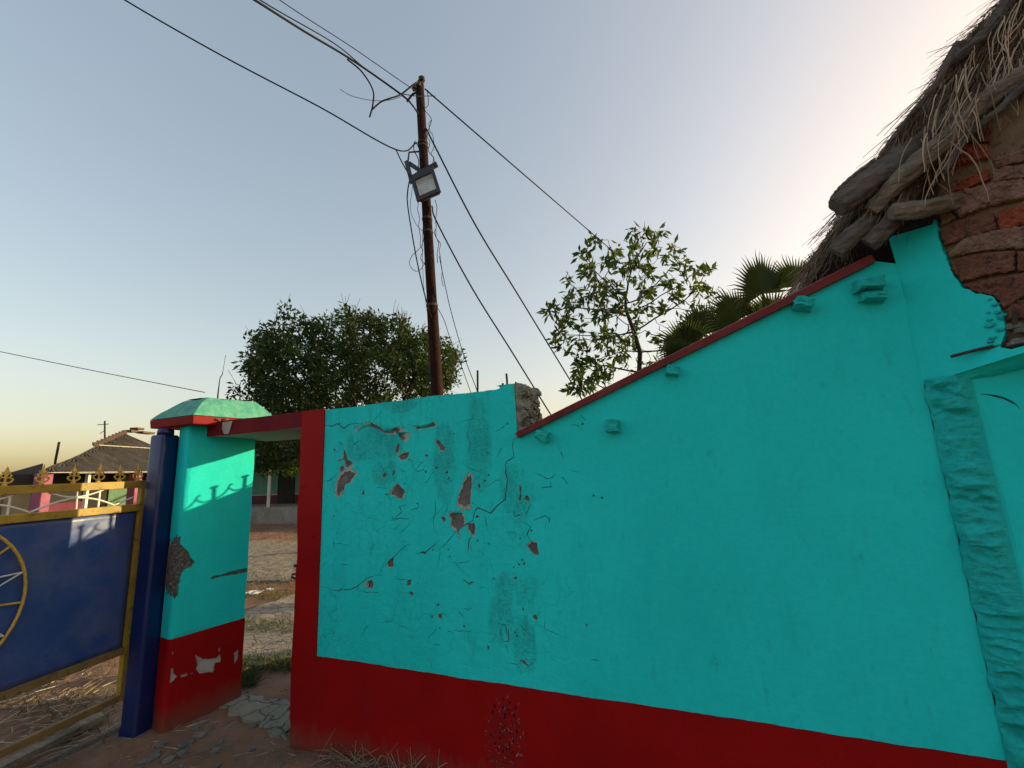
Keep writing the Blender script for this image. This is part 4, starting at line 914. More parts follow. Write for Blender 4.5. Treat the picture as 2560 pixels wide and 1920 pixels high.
# other half of the roof, out of the frame
apex = vx[-1]; rf = MB()
rf.add([(apex[0], 2.2, apex[2]), (apex[0] + 1.6, 2.2, apex[2] - 1.6), (apex[0] + 1.6, 4.2, apex[2] - 1.6), (apex[0], 4.2, apex[2])] + [(apex[0], 2.2, apex[2] - .25), (apex[0] + 1.6, 2.2, apex[2] - 1.85), (apex[0] + 1.6, 4.2, apex[2] - 1.85), (apex[0], 4.2, apex[2] - .25)], [(0, 1, 2, 3), (7, 6, 5, 4), (0, 4, 5, 1), (2, 6, 7, 3), (1, 5, 6, 2)])
rf.build('far_slope', M['thatch_dark'], hut)
def strand(mb, p, d, L, r, droop, var, wob=.04, seg=5):
    pts = [np.array(p, float)]; d = np.array(d, float); d /= np.linalg.norm(d)
    for i in range(seg):
        d = d + np.array([RNG.normal(0, wob), RNG.normal(0, wob), RNG.normal(0, wob) - droop]); d /= np.linalg.norm(d); pts.append(pts[-1] + d * L / seg)
    mb.tube(pts, list(np.linspace(r, r * .45, seg + 1)), 3, var=var, cap=False)
st = MB(); seglen = np.cumsum([0] + [np.linalg.norm(vx[i + 1] - vx[i]) for i in range(nP - 1)])
def verge(s): return np.array([np.interp(s, seglen, [p[k_] for p in vx]) for k_ in (0, 2)])
dn = lambda s: (verge(max(0, s - .05)) - verge(s)) / (np.linalg.norm(verge(max(0, s - .05)) - verge(s)) + 1e-9)
slo = np.interp(3.5, range(nP), seglen)
for k_ in range(5200):
    s = RNG.uniform(slo + .12, seglen[-2]); p = verge(s); d = dn(s); nn = np.array([d[1], -d[0]])
    if nn[1] < 0: nn = -nn
    dep = RNG.beta(1.1, 1.6) * .22; y = 2.19 - RNG.uniform(0, .03) + (RNG.random() < .35) * RNG.uniform(0, .25)
    base = p - nn * (dep - .012) ; v = float(np.clip(RNG.normal(.38, .25), 0, 1))
    L = RNG.uniform(.06, .22)
    strand(st, (base[0], y, base[1]), (d[0] + RNG.normal(0, .25), RNG.normal(-.05, .18), d[1] + RNG.normal(0, .25)), L, RNG.uniform(.0009, .0021), RNG.uniform(0, .22), v)
for k_ in range(150):                                         # long pale stalks hanging out of the verge
    s = RNG.uniform(slo + .25, seglen[-2]); p = verge(s); d = dn(s); nn = np.array([d[1], -d[0]])
    if nn[1] < 0: nn = -nn
    base = p - nn * RNG.uniform(.03, .2)
    strand(st, (base[0], RNG.uniform(2.0, 2.12), base[1]), (d[0] * .6 + RNG.normal(0, .25), RNG.normal(-.1, .1), d[1] * .6 - .5), RNG.uniform(.12, .34), RNG.uniform(.0015, .0032), RNG.uniform(.03, .2), float(RNG.uniform(.55, 1)), .10, 7)
for k_ in range(900):                                         # fringe behind the coping
    s = RNG.uniform(0.0, slo + .14); p = verge(s); d = dn(max(.1, s)); nn = np.array([d[1], -d[0]])
    if nn[1] < 0: nn = -nn
    base = p - nn * RNG.uniform(-.02, .13) + d * -.04
    strand(st, (base[0], 2.43 + RNG.uniform(-.01, .1), base[1]), (d[0] + RNG.normal(0, .3), RNG.normal(0, .1), d[1] - .2 + RNG.normal(0, .3)), RNG.uniform(.05, .16), RNG.uniform(.0012, .0028), RNG.uniform(.02, .25), float(np.clip(RNG.normal(.42, .22), 0, 1)), .12)
for k_ in range(2600):                                        # the outer slope, seen only from further left
    s = RNG.uniform(.05, seglen[-1] - .05); p = verge(s); d = dn(max(.06, s)); y = RNG.uniform(2.44 if s < slo + .1 else 2.22, 4.2)
    strand(st, (p[0] + RNG.normal(0, .01), y, p[1] + RNG.uniform(-.05, .0)), (d[0] + RNG.normal(0, .12), RNG.normal(0, .25), d[1] + RNG.normal(0, .12) + .05), RNG.uniform(.15, .35), RNG.uniform(.0015, .004), .03, float(np.clip(RNG.normal(.42, .25), 0, 1)), .05, 4)
so = st.build('straw', M['straw'], hut); so['kind'] = 'stuff'

# ================================================================== the pole with its lamp and cables
PY = 4.2
pb_ = on_y(1093, 985, PY); pt_ = on_y(1049, 215, PY); pd_ = (pt_ - pb_) / (pt_[2] - pb_[2]); pg = pb_ - pd_ * pb_[2]
pole = thing('utility_pole', tuple(pg), 'thin rusty steel utility pole rising behind the peeling wall', 'pole')
zt_ = pt_[2]
pz = lambda z: pg + pd_ * z
MB().tube([pg - [0, 0, .3], pz(1), pz(2.4), pz(3.4), pz(3.45), pz(5), pz(zt_)], [.072, .072, .068, .062, .058, .056, .054], 14).build('shaft', M['rust'], pole, smooth=True)
for z, r in ((3.45, .066), (4.38, .062), (4.55, .062), (5.55, .062), (5.6, .064)): MB().tube([pz(z), pz(z + .03)], r, 12).build('band', M['iron'] if z < 5 else M['bark'], pole)
tp = MB()
for i in range(9):
    c = pz(zt_ + .02) + RNG.normal(0, .035, 3) * [1, .6, 1]; tp.add(*lump(c, .045, i, (1, 1, 1.2), 1))
tp.tube(catmull([pz(zt_ - .1), pz(zt_ - .08) + [-.10, 0, -.0], pz(zt_ - .16) + [-.2, 0, 0]], 4), .014, 6); tp.build('top_clamp', M['iron'], pole)
# loose wire trailing down the pole
for s_, off, z0, z1, nm in ((1, .10, 6.3, 5.0, 'trailing_wire'), (1, .11, 4.8, 3.9, 'trailing_wire'), (1, .13, 4.4, 3.6, 'trailing_wire'), (-1, .11, 4.9, 4.0, 'trailing_wire'), (1, .14, 5.9, 5.2, 'trailing_wire')):
    P = [pz(z) + np.array([s_ * (off + RNG.normal(0, .018)), RNG.normal(0, .03), 0]) for z in np.arange(z0, z1, -.09)]
    MB().tube(catmull(P, 3), .0042, 4).build(nm, M['rust'] if s_ > 0 else M['black'], pole)
def wire(name, pts, r, label, cat='cable', m='black', n=8, group=None):
    P = catmull([np.array(p, float) for p in pts], n); o = MB().tube(P, r, 6).build(name, M[m], local=P[0], smooth=True)
    tag(o, label, cat, group); return o
py = lambda x, y, Y=PY: on_y(x, y, Y)
wire('service_cable', [at_depth(430, -130, 3.4), at_depth(640, 2, 3.9), at_depth(760, 78, 4.4), at_depth(880, 150, 4.9), at_depth(1000, 234, 5.3), at_depth(1030, 262, 5.32), py(1050, 292)], .011, 'thick black service cable running up from the pole head to the upper left')
wire('service_cable', [at_depth(430, -150, 3.4), at_depth(655, 3, 4.0), at_depth(830, 105, 4.8), at_depth(905, 165, 5.1)], .006, 'second black cable twisted beside the thick service cable')
wire('thin_cable', [at_depth(500, -150, 3.6), at_depth(702, 2, 4.2), at_depth(880, 118, 4.9), at_depth(1022, 216, 5.35), py(1045, 225)], .0045, 'thin taut wire above the thick service cable')
wire('guy_cable', [at_depth(120, -125, 4.2), at_depth(312, 0, 4.5), at_depth(560, 142, 4.7), at_depth(800, 268, 4.9), at_depth(990, 374, 5.05), py(1042, 357, 4.15)], .008, 'long straight black cable tied off above the floodlight')
wire('drooping_cable', [at_depth(868, 148, 4.9), at_depth(905, 180, 4.95), at_depth(932, 225, 5), at_depth(932, 262, 5), at_depth(924, 293, 5)], .009, 'loose cable end hanging from the thick service cable')
wire('drooping_cable', [at_depth(930, 274, 5), at_depth(952, 255, 5.05), at_depth(975, 246, 5.1), at_depth(1002, 236, 5.25), at_depth(1035, 210, 5.33), py(1047, 205)], .010, 'curved stay joining the loose cable end to the pole head')
wire('thin_cable', [at_depth(850, 223, 4.9), at_depth(880, 240, 4.95), at_depth(930, 251, 5), at_depth(975, 250, 5.1), at_depth(1006, 240, 5.25)], .003, 'hair-thin curved wire crossing the loose cable end')
wire('thin_cable', [at_depth(1000, 234, 5.3), at_depth(1040, 240, 5.32), py(1060, 240, 4.1), py(1088, 240)], .005, 'short wire crossing the pole just under its head')
wire('rear_cable', [py(1070, 228), py(1086, 243), at_depth(1300, 428, 6.5), at_depth(1525, 622, 9.3)], .009, 'straight wire from the pole head down to the leafy tree')
wire('rear_cable', [py(1066, 322), py(1092, 375), at_depth(1190, 565, 5.6), at_depth(1300, 745, 6.2), at_depth(1425, 950, 7), at_depth(1480, 1040, 7.3)], .010, 'cable from mid pole down past the leafy tree')
wire('rear_cable', [py(1080, 515), py(1092, 555), at_depth(1180, 720, 5.2), at_depth(1280, 880, 5.4), at_depth(1382, 1045, 5.6), at_depth(1430, 1120, 5.7)], .009, 'cable from lower pole down to the low end of the coping')
wire('thin_cable', [py(1098, 640), py(1110, 700), at_depth(1128, 780, 4.8), at_depth(1160, 890, 4.8), at_depth(1192, 975, 4.8), at_depth(1200, 1010, 4.8)], .0045, 'thin wire sagging from the pole to the upright iron bar')
wire('thin_cable', [py(1094, 770), py(1110, 800), at_depth(1130, 860, 4.9), at_depth(1155, 920, 4.9), at_depth(1180, 990, 4.9)], .004, 'thin slack wire low on the pole beside the round tree')
wire('drop_cable', [at_depth(990, 374, 5.05), at_depth(1002, 400, 5.0), at_depth(1020, 432, 4.95), py(1024, 437, 4.08)], .007, 'short cable from the tie-off down to the floodlight')
wire('drop_cable', [py(1026, 440, 4.06), py(1019, 480, 4.06), py(1020, 520, 4.06), py(1040, 640, 4.08), py(1060, 730, 4.1), py(1079, 795, 4.12)], .008, 'cable hanging in a long bow left of the pole')
wire('thin_cable', [py(1032, 460, 4.1), py(1026, 520, 4.1), py(1040, 560, 4.1), py(1062, 583, 4.12)], .003, 'thin wire curling below the floodlight to the pole')
wire('thin_cable', [py(1060, 560, 4.1), py(1056, 610, 4.1), py(1030, 640, 4.1), py(1024, 662, 4.1), py(1040, 678, 4.1), py(1056, 668, 4.1), py(1068, 640, 4.12)], .0035, 'thin wire making an open loop left of the pole')
wire('thin_cable', [py(1058, 540, 4.14), py(1056, 640, 4.14), py(1060, 720, 4.14), py(1070, 795, 4.14)], .003, 'thin wire hanging straight beside the looped wire')
wire('distant_cable', [at_depth(-150, 848, 16), at_depth(0, 879, 15), at_depth(250, 930, 14), at_depth(512, 981, 13)], .011, 'thin distant wire running left from above the pillar cap')
# floodlight
fl = thing('floodlight', tuple(py(1063, 450, 4.05)), 'square black floodlight with pale glass strapped to the rusty pole', 'floodlight')
cF = [py(1028, 442, 3.98), py(1083, 422, 4.02), py(1100, 478, 3.92), py(1046, 506, 3.88)]
ctr = np.mean(cF, 0); e1 = (cF[1] - cF[0] + cF[2] - cF[3]) / 2; e2 = (cF[3] - cF[0] + cF[2] - cF[1]) / 2; nf = np.cross(e1, e2); nf /= np.linalg.norm(nf)
if nf[1] > 0: nf = -nf
def fpt(u, v, o): return ctr + e1 * u + e2 * v + nf * o
hs = MB(); rg_ = [fpt(u, v, .0) for u, v in ((-.5, -.5), (.5, -.5), (.5, .5), (-.5, .5))] + [fpt(u, v, -.055) for u, v in ((-.42, -.42), (.42, -.42), (.42, .42), (-.42, .42))]
hs.add(rg_, [(4, 5, 6, 7), (0, 1, 5, 4), (1, 2, 6, 5), (2, 3, 7, 6), (3, 0, 4, 7)]); hs.build('housing', M['black_metal'], fl, bevel=.004)
rim = MB()
oo = [(-.53, -.53), (.53, -.53), (.53, .53), (-.53, .53)]; ii = [(-.36, -.3), (.4, -.3), (.4, .38), (-.36, .38)]
vs = [fpt(*q, .0) for q in oo] + [fpt(*q, .022) for q in oo] + [fpt(*q, .022) for q in ii] + [fpt(*q, .0) for q in ii]
rim.add(vs, [(i + a_, (i + 1) % 4 + a_, (i + 1) % 4 + b_, i + b_) for a_, b_ in ((0, 4), (4, 8), (8, 12)) for i in range(4)]); rim.build('front_frame', M['black_metal'], fl)
MB().add([fpt(*q, .004) for q in ii] + [fpt(q[0] * .8, q[1] * .8, -.02) for q in ii], [(0, 1, 5, 4), (1, 2, 6, 5), (2, 3, 7, 6), (3, 0, 4, 7), (4, 5, 6, 7)]).build('reflector', M['lamp_glass'], fl)
br = MB(); br.bar(fpt(-.56, -.35, -.02), fpt(-.56, -1.35, -.03), .02, .05, e1); br.bar(fpt(.1, -.5, -.04), fpt(-.5, -1.3, -.05), .05, .02, nf); br.bar(fpt(-.3, -.55, -.02), fpt(.7, -.72, -.04), .03, .06, nf)
br.tube([fpt(-.5, -1.3, -.03), fpt(-.35, -1.75, -.05), pz(5.5)], .012, 6); br.build('bracket', M['black_metal'], fl)
MB().tube(catmull([fpt(-.2, -.6, -.02), fpt(.02, -1.0, .02), fpt(-.05, -1.5, .02), fpt(.1, -1.9, 0), fpt(.22, -1.2, .01)], 5), .006, 6).build('lamp_lead', M['black'], fl)

# ================================================================== trees
FWD = ROT @ np.array([0, 0, 1.0]); RGT = ROT @ np.array([1, 0, 0.0]); RGT[2] = 0; RGT /= np.linalg.norm(RGT); BCK = np.array([-RGT[1], RGT[0], 0])
def colonize(trunk, atts, step, infl, kill, iters, rg):
    nodes = [np.array(p, float) for p in trunk]; par = [-1] + list(range(len(trunk) - 1)); A = np.array(atts)
    for it in range(iters):
        if len(A) == 0: break
        Nn = np.array(nodes); d2 = ((A[:, None, :] - Nn[None]) ** 2).sum(2); near = d2.argmin(1); dm = d2[np.arange(len(A)), near]
        ok = dm < infl ** 2; grow = {}
        for a, i in zip(A[ok], near[ok]): v = a - Nn[i]; grow.setdefault(i, []).append(v / (np.linalg.norm(v) + 1e-9))
        if not grow: break
        new = []
        for i, vv in grow.items():
            d = np.sum(vv, 0) + rg.normal(0, .25, 3); d /= np.linalg.norm(d) + 1e-9; new.append((nodes[i] + d * step, i))
        for p, i in new: nodes.append(p); par.append(i)
        Nw = np.array([p for p, _ in new]); d2 = ((A[:, None, :] - Nw[None]) ** 2).sum(2).min(1); A = A[d2 > kill ** 2]
    return np.array(nodes), par
def tree(name, label, trunk, atts, step, tip_r, trunk_r, leafm, leaf_l, per, leaf_w, spread, seed, infl=3, kill=None, droop=.3, whisk=0, group=None, mid=.28):
    rg = np.random.default_rng(seed)
    nodes, par = colonize(trunk, atts, step, infl, kill or step * 1.6, 140, rg); n = len(nodes)
    kids = [[] for _ in range(n)]
    for i, p in enumerate(par):
        if p >= 0: kids[p].append(i)
    rad = np.zeros(n); ex = 2.3
    for i in range(n - 1, -1, -1):
        rad[i] = tip_r if not kids[i] else sum(rad[k_] ** ex for k_ in kids[i]) ** (1 / ex)
    sc_ = min(1, trunk_r / rad[0]); rad = np.maximum(rad * sc_, tip_r * .8)
    t = thing(name, tuple(trunk[0]), label, 'tree', group)
    wd = MB(); done = set()
    for i in range(n):                                        # chains from each fork
        for k_ in kids[i]:
            if i != 0 and len(kids[i]) == 1: continue
            ch = [i, k_]; j = k_
            while len(kids[j]) == 1: j = kids[j][0]; ch.append(j)
            rr = [min(rad[c], rad[ch[1]] * 1.15) for c in ch]; wd.tube([nodes[c] for c in ch], rr, 8 if rr[0] > .03 else 4, cap=False)
    wd.build('trunk', M['bark'], t, smooth=True)
    lv = MB(); V = []; F = []; VAR = []
    tips = [i for i in range(n) if len(kids[i]) == 0 or all(len(kids[k_]) == 0 for k_ in kids[i]) or rad[i] < np.sort(rad)[int(n * .72)]]
    for i in tips:
        p0 = nodes[i]; pv = nodes[par[i]] if par[i] >= 0 else p0 - [0, 0, .1]; tw = (p0 - pv) / (np.linalg.norm(p0 - pv) + 1e-9); m_ = per if not kids[i] else (max(1, int(per * mid)) if mid else 1)
        tone = float(np.clip(.45 + .55 * nz(p0[0] * 1.3, p0[1] * 1.3, p0[2] * 1.3) + rg.normal(0, .12), 0, 1))
        for _ in range(m_):
            c = p0 + np.clip(rg.normal(0, spread, 3), -1.6 * spread, 1.6 * spread); d = tw * .5 + rg.normal(0, .75, 3); d[2] -= droop; d /= np.linalg.norm(d)
            sd = np.cross(d, rg.normal(0, 1, 3)); sd /= np.linalg.norm(sd) + 1e-9; L = leaf_l * rg.uniform(.65, 1.25); w_ = leaf_w * rg.uniform(.7, 1.2); nn = np.cross(d, sd)
            b = len(V); V += [c, c + d * L * .5 + sd * w_ + nn * w_ * .35, c + d * L, c + d * L * .5 - sd * w_ + nn * w_ * .35]; F += [(b, b + 1, b + 2), (b, b + 2, b + 3)]; VAR += [float(np.clip(tone + rg.normal(0, .15), 0, 1))] * 4
    lv.v = [tuple(p) for p in V]; lv.f = F; lv.var = VAR; lv.mi = [0] * len(F)
    lo = lv.build('crown', M[leafm], t)
    if whisk:
        wk = MB()
        for _ in range(whisk):
            i = tips[rg.integers(len(tips))]; p = nodes[i]; c = np.mean(atts, 0); o = p - c
            if o[2] < -.1 or np.linalg.norm(o) < .7 * np.max(np.linalg.norm(np.array(atts) - c, axis=1)) * .8: continue
            o = o / np.linalg.norm(o); d = o * .6 + np.array([0, 0, .6]) + rg.normal(0, .25, 3)
            d /= np.linalg.norm(d); L = rg.uniform(.2, .5); wk.tube([p, p + d * L * .5 + rg.normal(0, .02, 3), p + d * L], [.006, .005, .003], 3, cap=False)
        wk.build('bare_twig', M['bark'], t)['kind'] = 'stuff'
    return t
def blob_pts(cpx, cpy, d, rx, rz, ry, n, rg, lo=.25):
    c = at_depth(cpx, cpy, d); out = []; k_ = d / FPX
    while len(out) < n:
        v = rg.uniform(-1, 1, 3); q = np.linalg.norm(v)
        if q > 1 or (q < lo and rg.random() < .7): continue
        out.append(c + RGT * v[0] * rx * k_ + BCK * v[1] * ry * k_ + ZV * v[2] * rz * k_)
    return out
rg = np.random.default_rng(3); D1 = 10.5
at1 = blob_pts(880, 955, D1, 268, 168, 250, 900, rg, .5) + blob_pts(715, 1005, D1 - .3, 100, 120, 130, 260, rg) + blob_pts(1060, 900, D1, 95, 80, 90, 130, rg) + blob_pts(690, 1120, D1 + .2, 140, 75, 120, 200, rg)
at1 = [p for p in at1 if p[2] > 1.75]
b1 = at_depth(925, 1005, D1); tr1 = [np.array([b1[0] + .1, b1[1], -.1]), np.array([b1[0] + .05, b1[1], .7]), np.array([b1[0], b1[1] + .05, 1.4]), np.array([b1[0], b1[1], 2.0])]
tree('round_tree', 'dense dark green round-crowned tree behind the rusty pole', tr1, at1, .17, .008, .2, 'leaf_dark', .12, 84, .027, .115, 11, whisk=1200)
D2 = 9.2
at2 = blob_pts(1560, 700, D2, 150, 120, 150, 190, rg, .3) + blob_pts(1490, 810, D2, 125, 110, 130, 130, rg, .3) + blob_pts(1690, 740, D2, 105, 95, 100, 110, rg, .3) + blob_pts(1480, 930, D2, 75, 70, 90, 60, rg) + blob_pts(1400, 760, D2, 45, 25, 40, 14, rg) + blob_pts(1620, 620, D2, 70, 55, 60, 36, rg) + blob_pts(1395, 845, D2, 40, 20, 40, 10, rg) + blob_pts(1700, 860, D2, 70, 70, 90, 60, rg) + blob_pts(1775, 690, D2, 35, 22, 40, 10, rg) + blob_pts(1580, 900, D2 + .6, 90, 60, 60, 50, rg)
tq = [at_depth(x, y, D2) for x, y in ((1590, 1180), (1585, 1000), (1598, 930), (1600, 880), (1585, 830), (1565, 775))]
tq[0] = np.array([tq[1][0], tq[1][1], -.1]); tq.insert(1, np.array([tq[2][0], tq[2][1], 1.3]))
tree('leafy_tree', 'open crowned leafy tree with a dark bent trunk behind the sloping coping', tq, at2, .14, .006, .105, 'leaf_mid', .2, 17, .036, .05, 23, droop=.5, mid=0)
# antenna whip and bare sapling beside the round tree
for i, q in enumerate((((545, 985), (556, 935), (564, 888)), ((600, 1000), (590, 960), (570, 925)))):
    P = [at_depth(x, y, 12.5) for x, y in q]; P.insert(0, np.array([P[0][0], P[0][1], -.1]))
    o = MB().tube(catmull(P, 4), [.02] * 5 + [.012] * 4 + [.006] * 4, 5).build('thin_whip', M['bark'], local=P[0])
    tag(o, ('thin antenna whip rising straight beside the round tree', 'thin leafless whip leaning at the foot of the round tree')[i], 'sapling')
# palmyra palm
palm = thing('fan_palm', tuple(np.array([*at_depth(1960, 905, 8.0)[:2], 0])), 'young fan palm with stiff green leaves behind the coping', 'palm')
pc = at_depth(1960, 905, 8.0); pb0 = np.array([pc[0], pc[1], 0])
MB().tube([pb0 - [0, 0, .2], pb0 + [0, 0, .8], np.array([pc[0], pc[1], pc[2]])], [.22, .19, .17], 12, jit=.3).build('trunk', M['bark'], palm)
def fan(hub, face, upd, R, nseg, a0, a1, seed, tone):
    rg = np.random.default_rng(seed); face = np.array(face, float); face /= np.linalg.norm(face); upd = np.array(upd, float); upd -= face * upd.dot(face); upd /= np.linalg.norm(upd); rt = np.cross(upd, face)
    mb = MB(); 
    for i in range(nseg):
        a = a0 + (a1 - a0) * (i + .5) / nseg; da = (a1 - a0) / nseg * .52; dirv = upd * math.cos(a) + rt * math.sin(a); L = R * rg.uniform(.9, 1.06) * (1 - .12 * abs(a) / 2)
        tip = hub + dirv * L + face * rg.normal(0, .05) * R - ZV * R * .12 * rg.random(); split = .58
        l_ = hub + (upd * math.cos(a - da) + rt * math.sin(a - da)) * L * split + face * .02; r__ = hub + (upd * math.cos(a + da) + rt * math.sin(a + da)) * L * split + face * .02; mid = hub + dirv * L * split - face * .02
        m2 = hub + dirv * L * .82; sd = np.cross(dirv, face) * R * .012
        mb.add([hub, l_, mid, r__, m2 - sd, m2 + sd, tip], [(0, 1, 2), (0, 2, 3), (1, 4, 2), (2, 4, 5), (2, 5, 3), (4, 6, 5)], float(np.clip(tone + rg.normal(0, .13), 0, 1)))
    return mb
k7 = 8.0 / FPX
for i, (hx, hy, rpx, dx, tilt, dd) in enumerate(((1985, 718, 112, .15, .5, .1), (1905, 735, 132, -.35, .55, 0), (1845, 800, 120, -.7, .5, -.1), (1760, 838, 118, -.55, .6, .15), (1715, 868, 100, -.9, .6, 0), (1930, 800, 105, -.5, .7, -.15), (2050, 700, 110, .3, .6, .2), (1820, 880, 110, -1.0, .5, .2), (1700, 905, 80, -1.0, .8, -.2), (1870, 850, 95, -.2, .9, .3))):
    hub = at_depth(hx, hy, 8.0 + dd)
    fan(hub, -FWD * 1.0 + RGT * random.uniform(-.5, .5) + ZV * random.uniform(-.2, .3), ZV + RGT * dx, rpx * .86 * k7, 34, -1.75, 1.75, i, .35 + .06 * (i % 4)).build('leaf_fan', M['leaf_palm'], palm)
    P = catmull([pc + [0, 0, -.1], (pc + hub) / 2 + [0, 0, -.04], hub], 4); MB().tube(P, list(np.linspace(.026, .014, len(P))), 5).build('leaf_stalk', M['leaf_palm'], palm)
# small plant on the wall top
sp = MB(); c = on_y(1352, 1060, 2.62)
for i in range(26):
    d = RNG.normal(0, .5, 3) + [0, 0, .9]; d /= np.linalg.norm(d); strand(sp, c + RNG.normal(0, .03, 3) * [2, 1, .4] + [-.03, 0, -.02], d, RNG.uniform(.04, .11), .006, .05, float(RNG.uniform(.2, .8)), .05, 3)
sp.tube([(c[0], c[1], 0), c + [0, 0, .02]], .008, 5)
tag(sp.build('small_plant', M['weed'], local=(c[0], c[1], 0)), 'small weed showing between the broken wall end and the coping', 'plant')

# ================================================================== the houses behind
e0 = on_z(97, 1180, 2.0); e1_ = on_z(375, 1178, 2.0); hd = (e1_ - e0); hd[2] = 0; hd /= np.linalg.norm(hd); hin = np.array([-hd[1], hd[0], 0])
if hin[0] > 0: hin = -hin
hs_ = thing('verandah_house', tuple(np.array([*(e0 + hd * 3 + hin * 3)[:2], 0])), 'low house with brown corrugated roof and pink verandah pillars beyond the gate', 'house')
LEN = 6.2; r0 = on_plane(318, 1082, e0 + hin * 3.2, hin); zr = r0[2]; s0 = (r0 - e0).dot(hd)
def hp(s, q, z): return np.array([*(e0 + hd * s + hin * q)[:2], z])
def roof_strip(q0, q1, z0, z1, sA, sB, name, m, lift=0.0):
    mb = MB(); n = int(LEN / .035); vs = []; rows = 6
    for j in range(rows + 1):
        t_ = j / rows; lo_ = sA[0] + (sA[1] - sA[0]) * t_
        for i in range(n + 1):
            s = max(lo_, LEN * i / n); vs.append(hp(s, q0 + (q1 - q0) * t_, z0 + (z1 - z0) * t_ + lift + .022 * math.sin(s * 2 * math.pi / .15) + .02 * nz(s, t_ * 2)))
    mb.add(vs, [(j * (n + 1) + i, j * (n + 1) + i + 1, (j + 1) * (n + 1) + i + 1, (j + 1) * (n + 1) + i) for j in range(rows) for i in range(n)])
    o = mb.build(name, m, hs_); s_ = o.modifiers.new('thick', 'SOLIDIFY'); s_.thickness = .012; return o
mq = 1.75; mz = 2.0 + (zr - 2.0) * mq / 3.2
roof_strip(0, mq + .1, 2.0, 2.0 + (zr - 2.0) * (mq + .1) / 3.2, (0, s0 * (mq + .1) / 3.2), None, 'lower_roof', M['roof_sheet'])
roof_strip(mq, 3.2, mz, zr, (s0 * mq / 3.2, s0), None, 'upper_roof', M['roof_sheet'], .035)
ed = MB(); 
for i in range(60):
    s = s0 * mq / 3.2 + (LEN - s0 * mq / 3.2) * i / 60; ed.bar(hp(s, mq - .01, mz + .03 + .012 * nz(i * .7, 1)), hp(s + (LEN - s0 * mq / 3.2) / 60 * .97, mq - .01, mz + .03 + .012 * nz(i * .7 + .7, 1)), .05, .03)
ed.build('seam_strip', M['roof_edge'], hs_)
ed = MB(); ed.bar(hp(.02, -.004, 1.985), hp(LEN, -.004, 1.985), .015, .02); ed.build('eave_edge', M['roof_edge'], hs_)
hpn = MB(); hpn.add([hp(0, 0, 1.98), hp(s0, 3.2, zr), hp(s0 * .95, 4.6, 1.98)], [(0, 1, 2)]); hpn.add([hp(s0, 3.2, zr), hp(LEN, 3.2, zr), hp(LEN, 4.6, 1.98), hp(s0 * .95, 4.6, 1.98)], [(0, 1, 2, 3)]); hpn.build('rear_roof', M['roof_sheet'], hs_)
for i in range(9):
    t_ = .52 + i * .053; p = hp(s0 * t_, 3.2 * t_, 2.02 + (zr - 2.0) * t_ + .06); MB().box(p, .3, .16, .07, (hd * .5 + hin * .6 + ZV * .28, np.cross(ZV, hd * .5 + hin * .6), ZV)).build('ridge_tile', M['tile'], hs_)
for i in range(4): p = hp(s0 + .16 + i * .3, 3.2, zr + .07 + .12 * (i == 1)); MB().box(p, .34, .3, .08, (hd, hin, ZV)).build('ridge_tile', M['tile'], hs_)
wq = MB(); wq.box(hp(LEN / 2, 1.55, 1.0), LEN, .2, 2.0, (hd, hin, ZV)); wq.build('back_wall', M['shade_in'], hs_)
def panel(x0, x1, z0, z1, q, m, name='wall_panel'):
    a = on_plane(x0, 1250, hp(0, q, 0), hin); b = on_plane(x1, 1250, hp(0, q, 0), hin); sa, sb = (a - e0).dot(hd), (b - e0).dot(hd)
    MB().box(hp((sa + sb) / 2, q, (z0 + z1) / 2), abs(sb - sa), .05, z1 - z0, (hd, hin, ZV)).build(name, m, hs_)
panel(104, 212, .2, 1.2, 1.42, M['magenta']); panel(268, 400, .9, 1.7, 1.42, M['house_green']); panel(335, 400, .2, .88, 1.41, M['magenta']); panel(300, 330, 1.72, 1.95, 1.42, M['house_green'])
for x, wp in ((101, 17), (332, 14), (470, 16)):
    a = on_plane(x, 1250, hp(0, .25, 0), hin); s = (a - e0).dot(hd); MB().box(hp(s, .25, .98), .24, .24, 1.98, (hd, hin, ZV)).build('verandah_pillar', M['pink'], hs_, bevel=.02)
a = on_plane(213, 1250, hp(0, .3, 0), hin); s = (a - e0).dot(hd); MB().box(hp(s, .3, .98), .08, .08, 1.96, (hd, hin, ZV)).build('verandah_post', M['white_iron'], hs_)
MB().box(hp(LEN / 2, 1.0, .1), LEN, 2.2, .45, (hd, hin, ZV)).build('plinth', M['plinth'], hs_)
# dark shed further left
q0 = at_depth(-60, 1200, 13); sh = thing('dark_shed', (q0[0], q0[1], 0), 'dark thatched shed roof left of the verandah house', 'shed')
s1 = [at_depth(x, y, 14.5) for x, y in ((-260, 1272), (-90, 1214), (108, 1158), (112, 1176))]; s2 = [at_depth(x, y, 13) for x, y in ((-280, 1292), (-100, 1248), (96, 1190))]
mb = MB(); mb.add([s2[0], s2[1], s2[2], s1[2], s1[1], s1[0]] + [p - ZV * .12 for p in (s2[0], s2[1], s2[2], s1[2], s1[1], s1[0])], [(0, 1, 4, 5), (1, 2, 3, 4), (11, 10, 7, 6), (10, 9, 8, 7)] + [(i, i + 6, (i + 1) % 6 + 6, (i + 1) % 6) for i in range(6)]); mb.build('roof', M['thatch_dark'], sh)
w0 = at_depth(-250, 1250, 14.2); w1 = at_depth(92, 1250, 14.2); MB().bar([*w0[:2], .8], [*w1[:2], .8], .2, 1.8).build('wall', M['shade_in'], sh)
for x in (-200, -60, 60): p = at_depth(x, 1240, 13.1); MB().tube([(p[0], p[1], -.1), (p[0], p[1], 1.7)], .06, 8).build('post', M['bark'], sh)
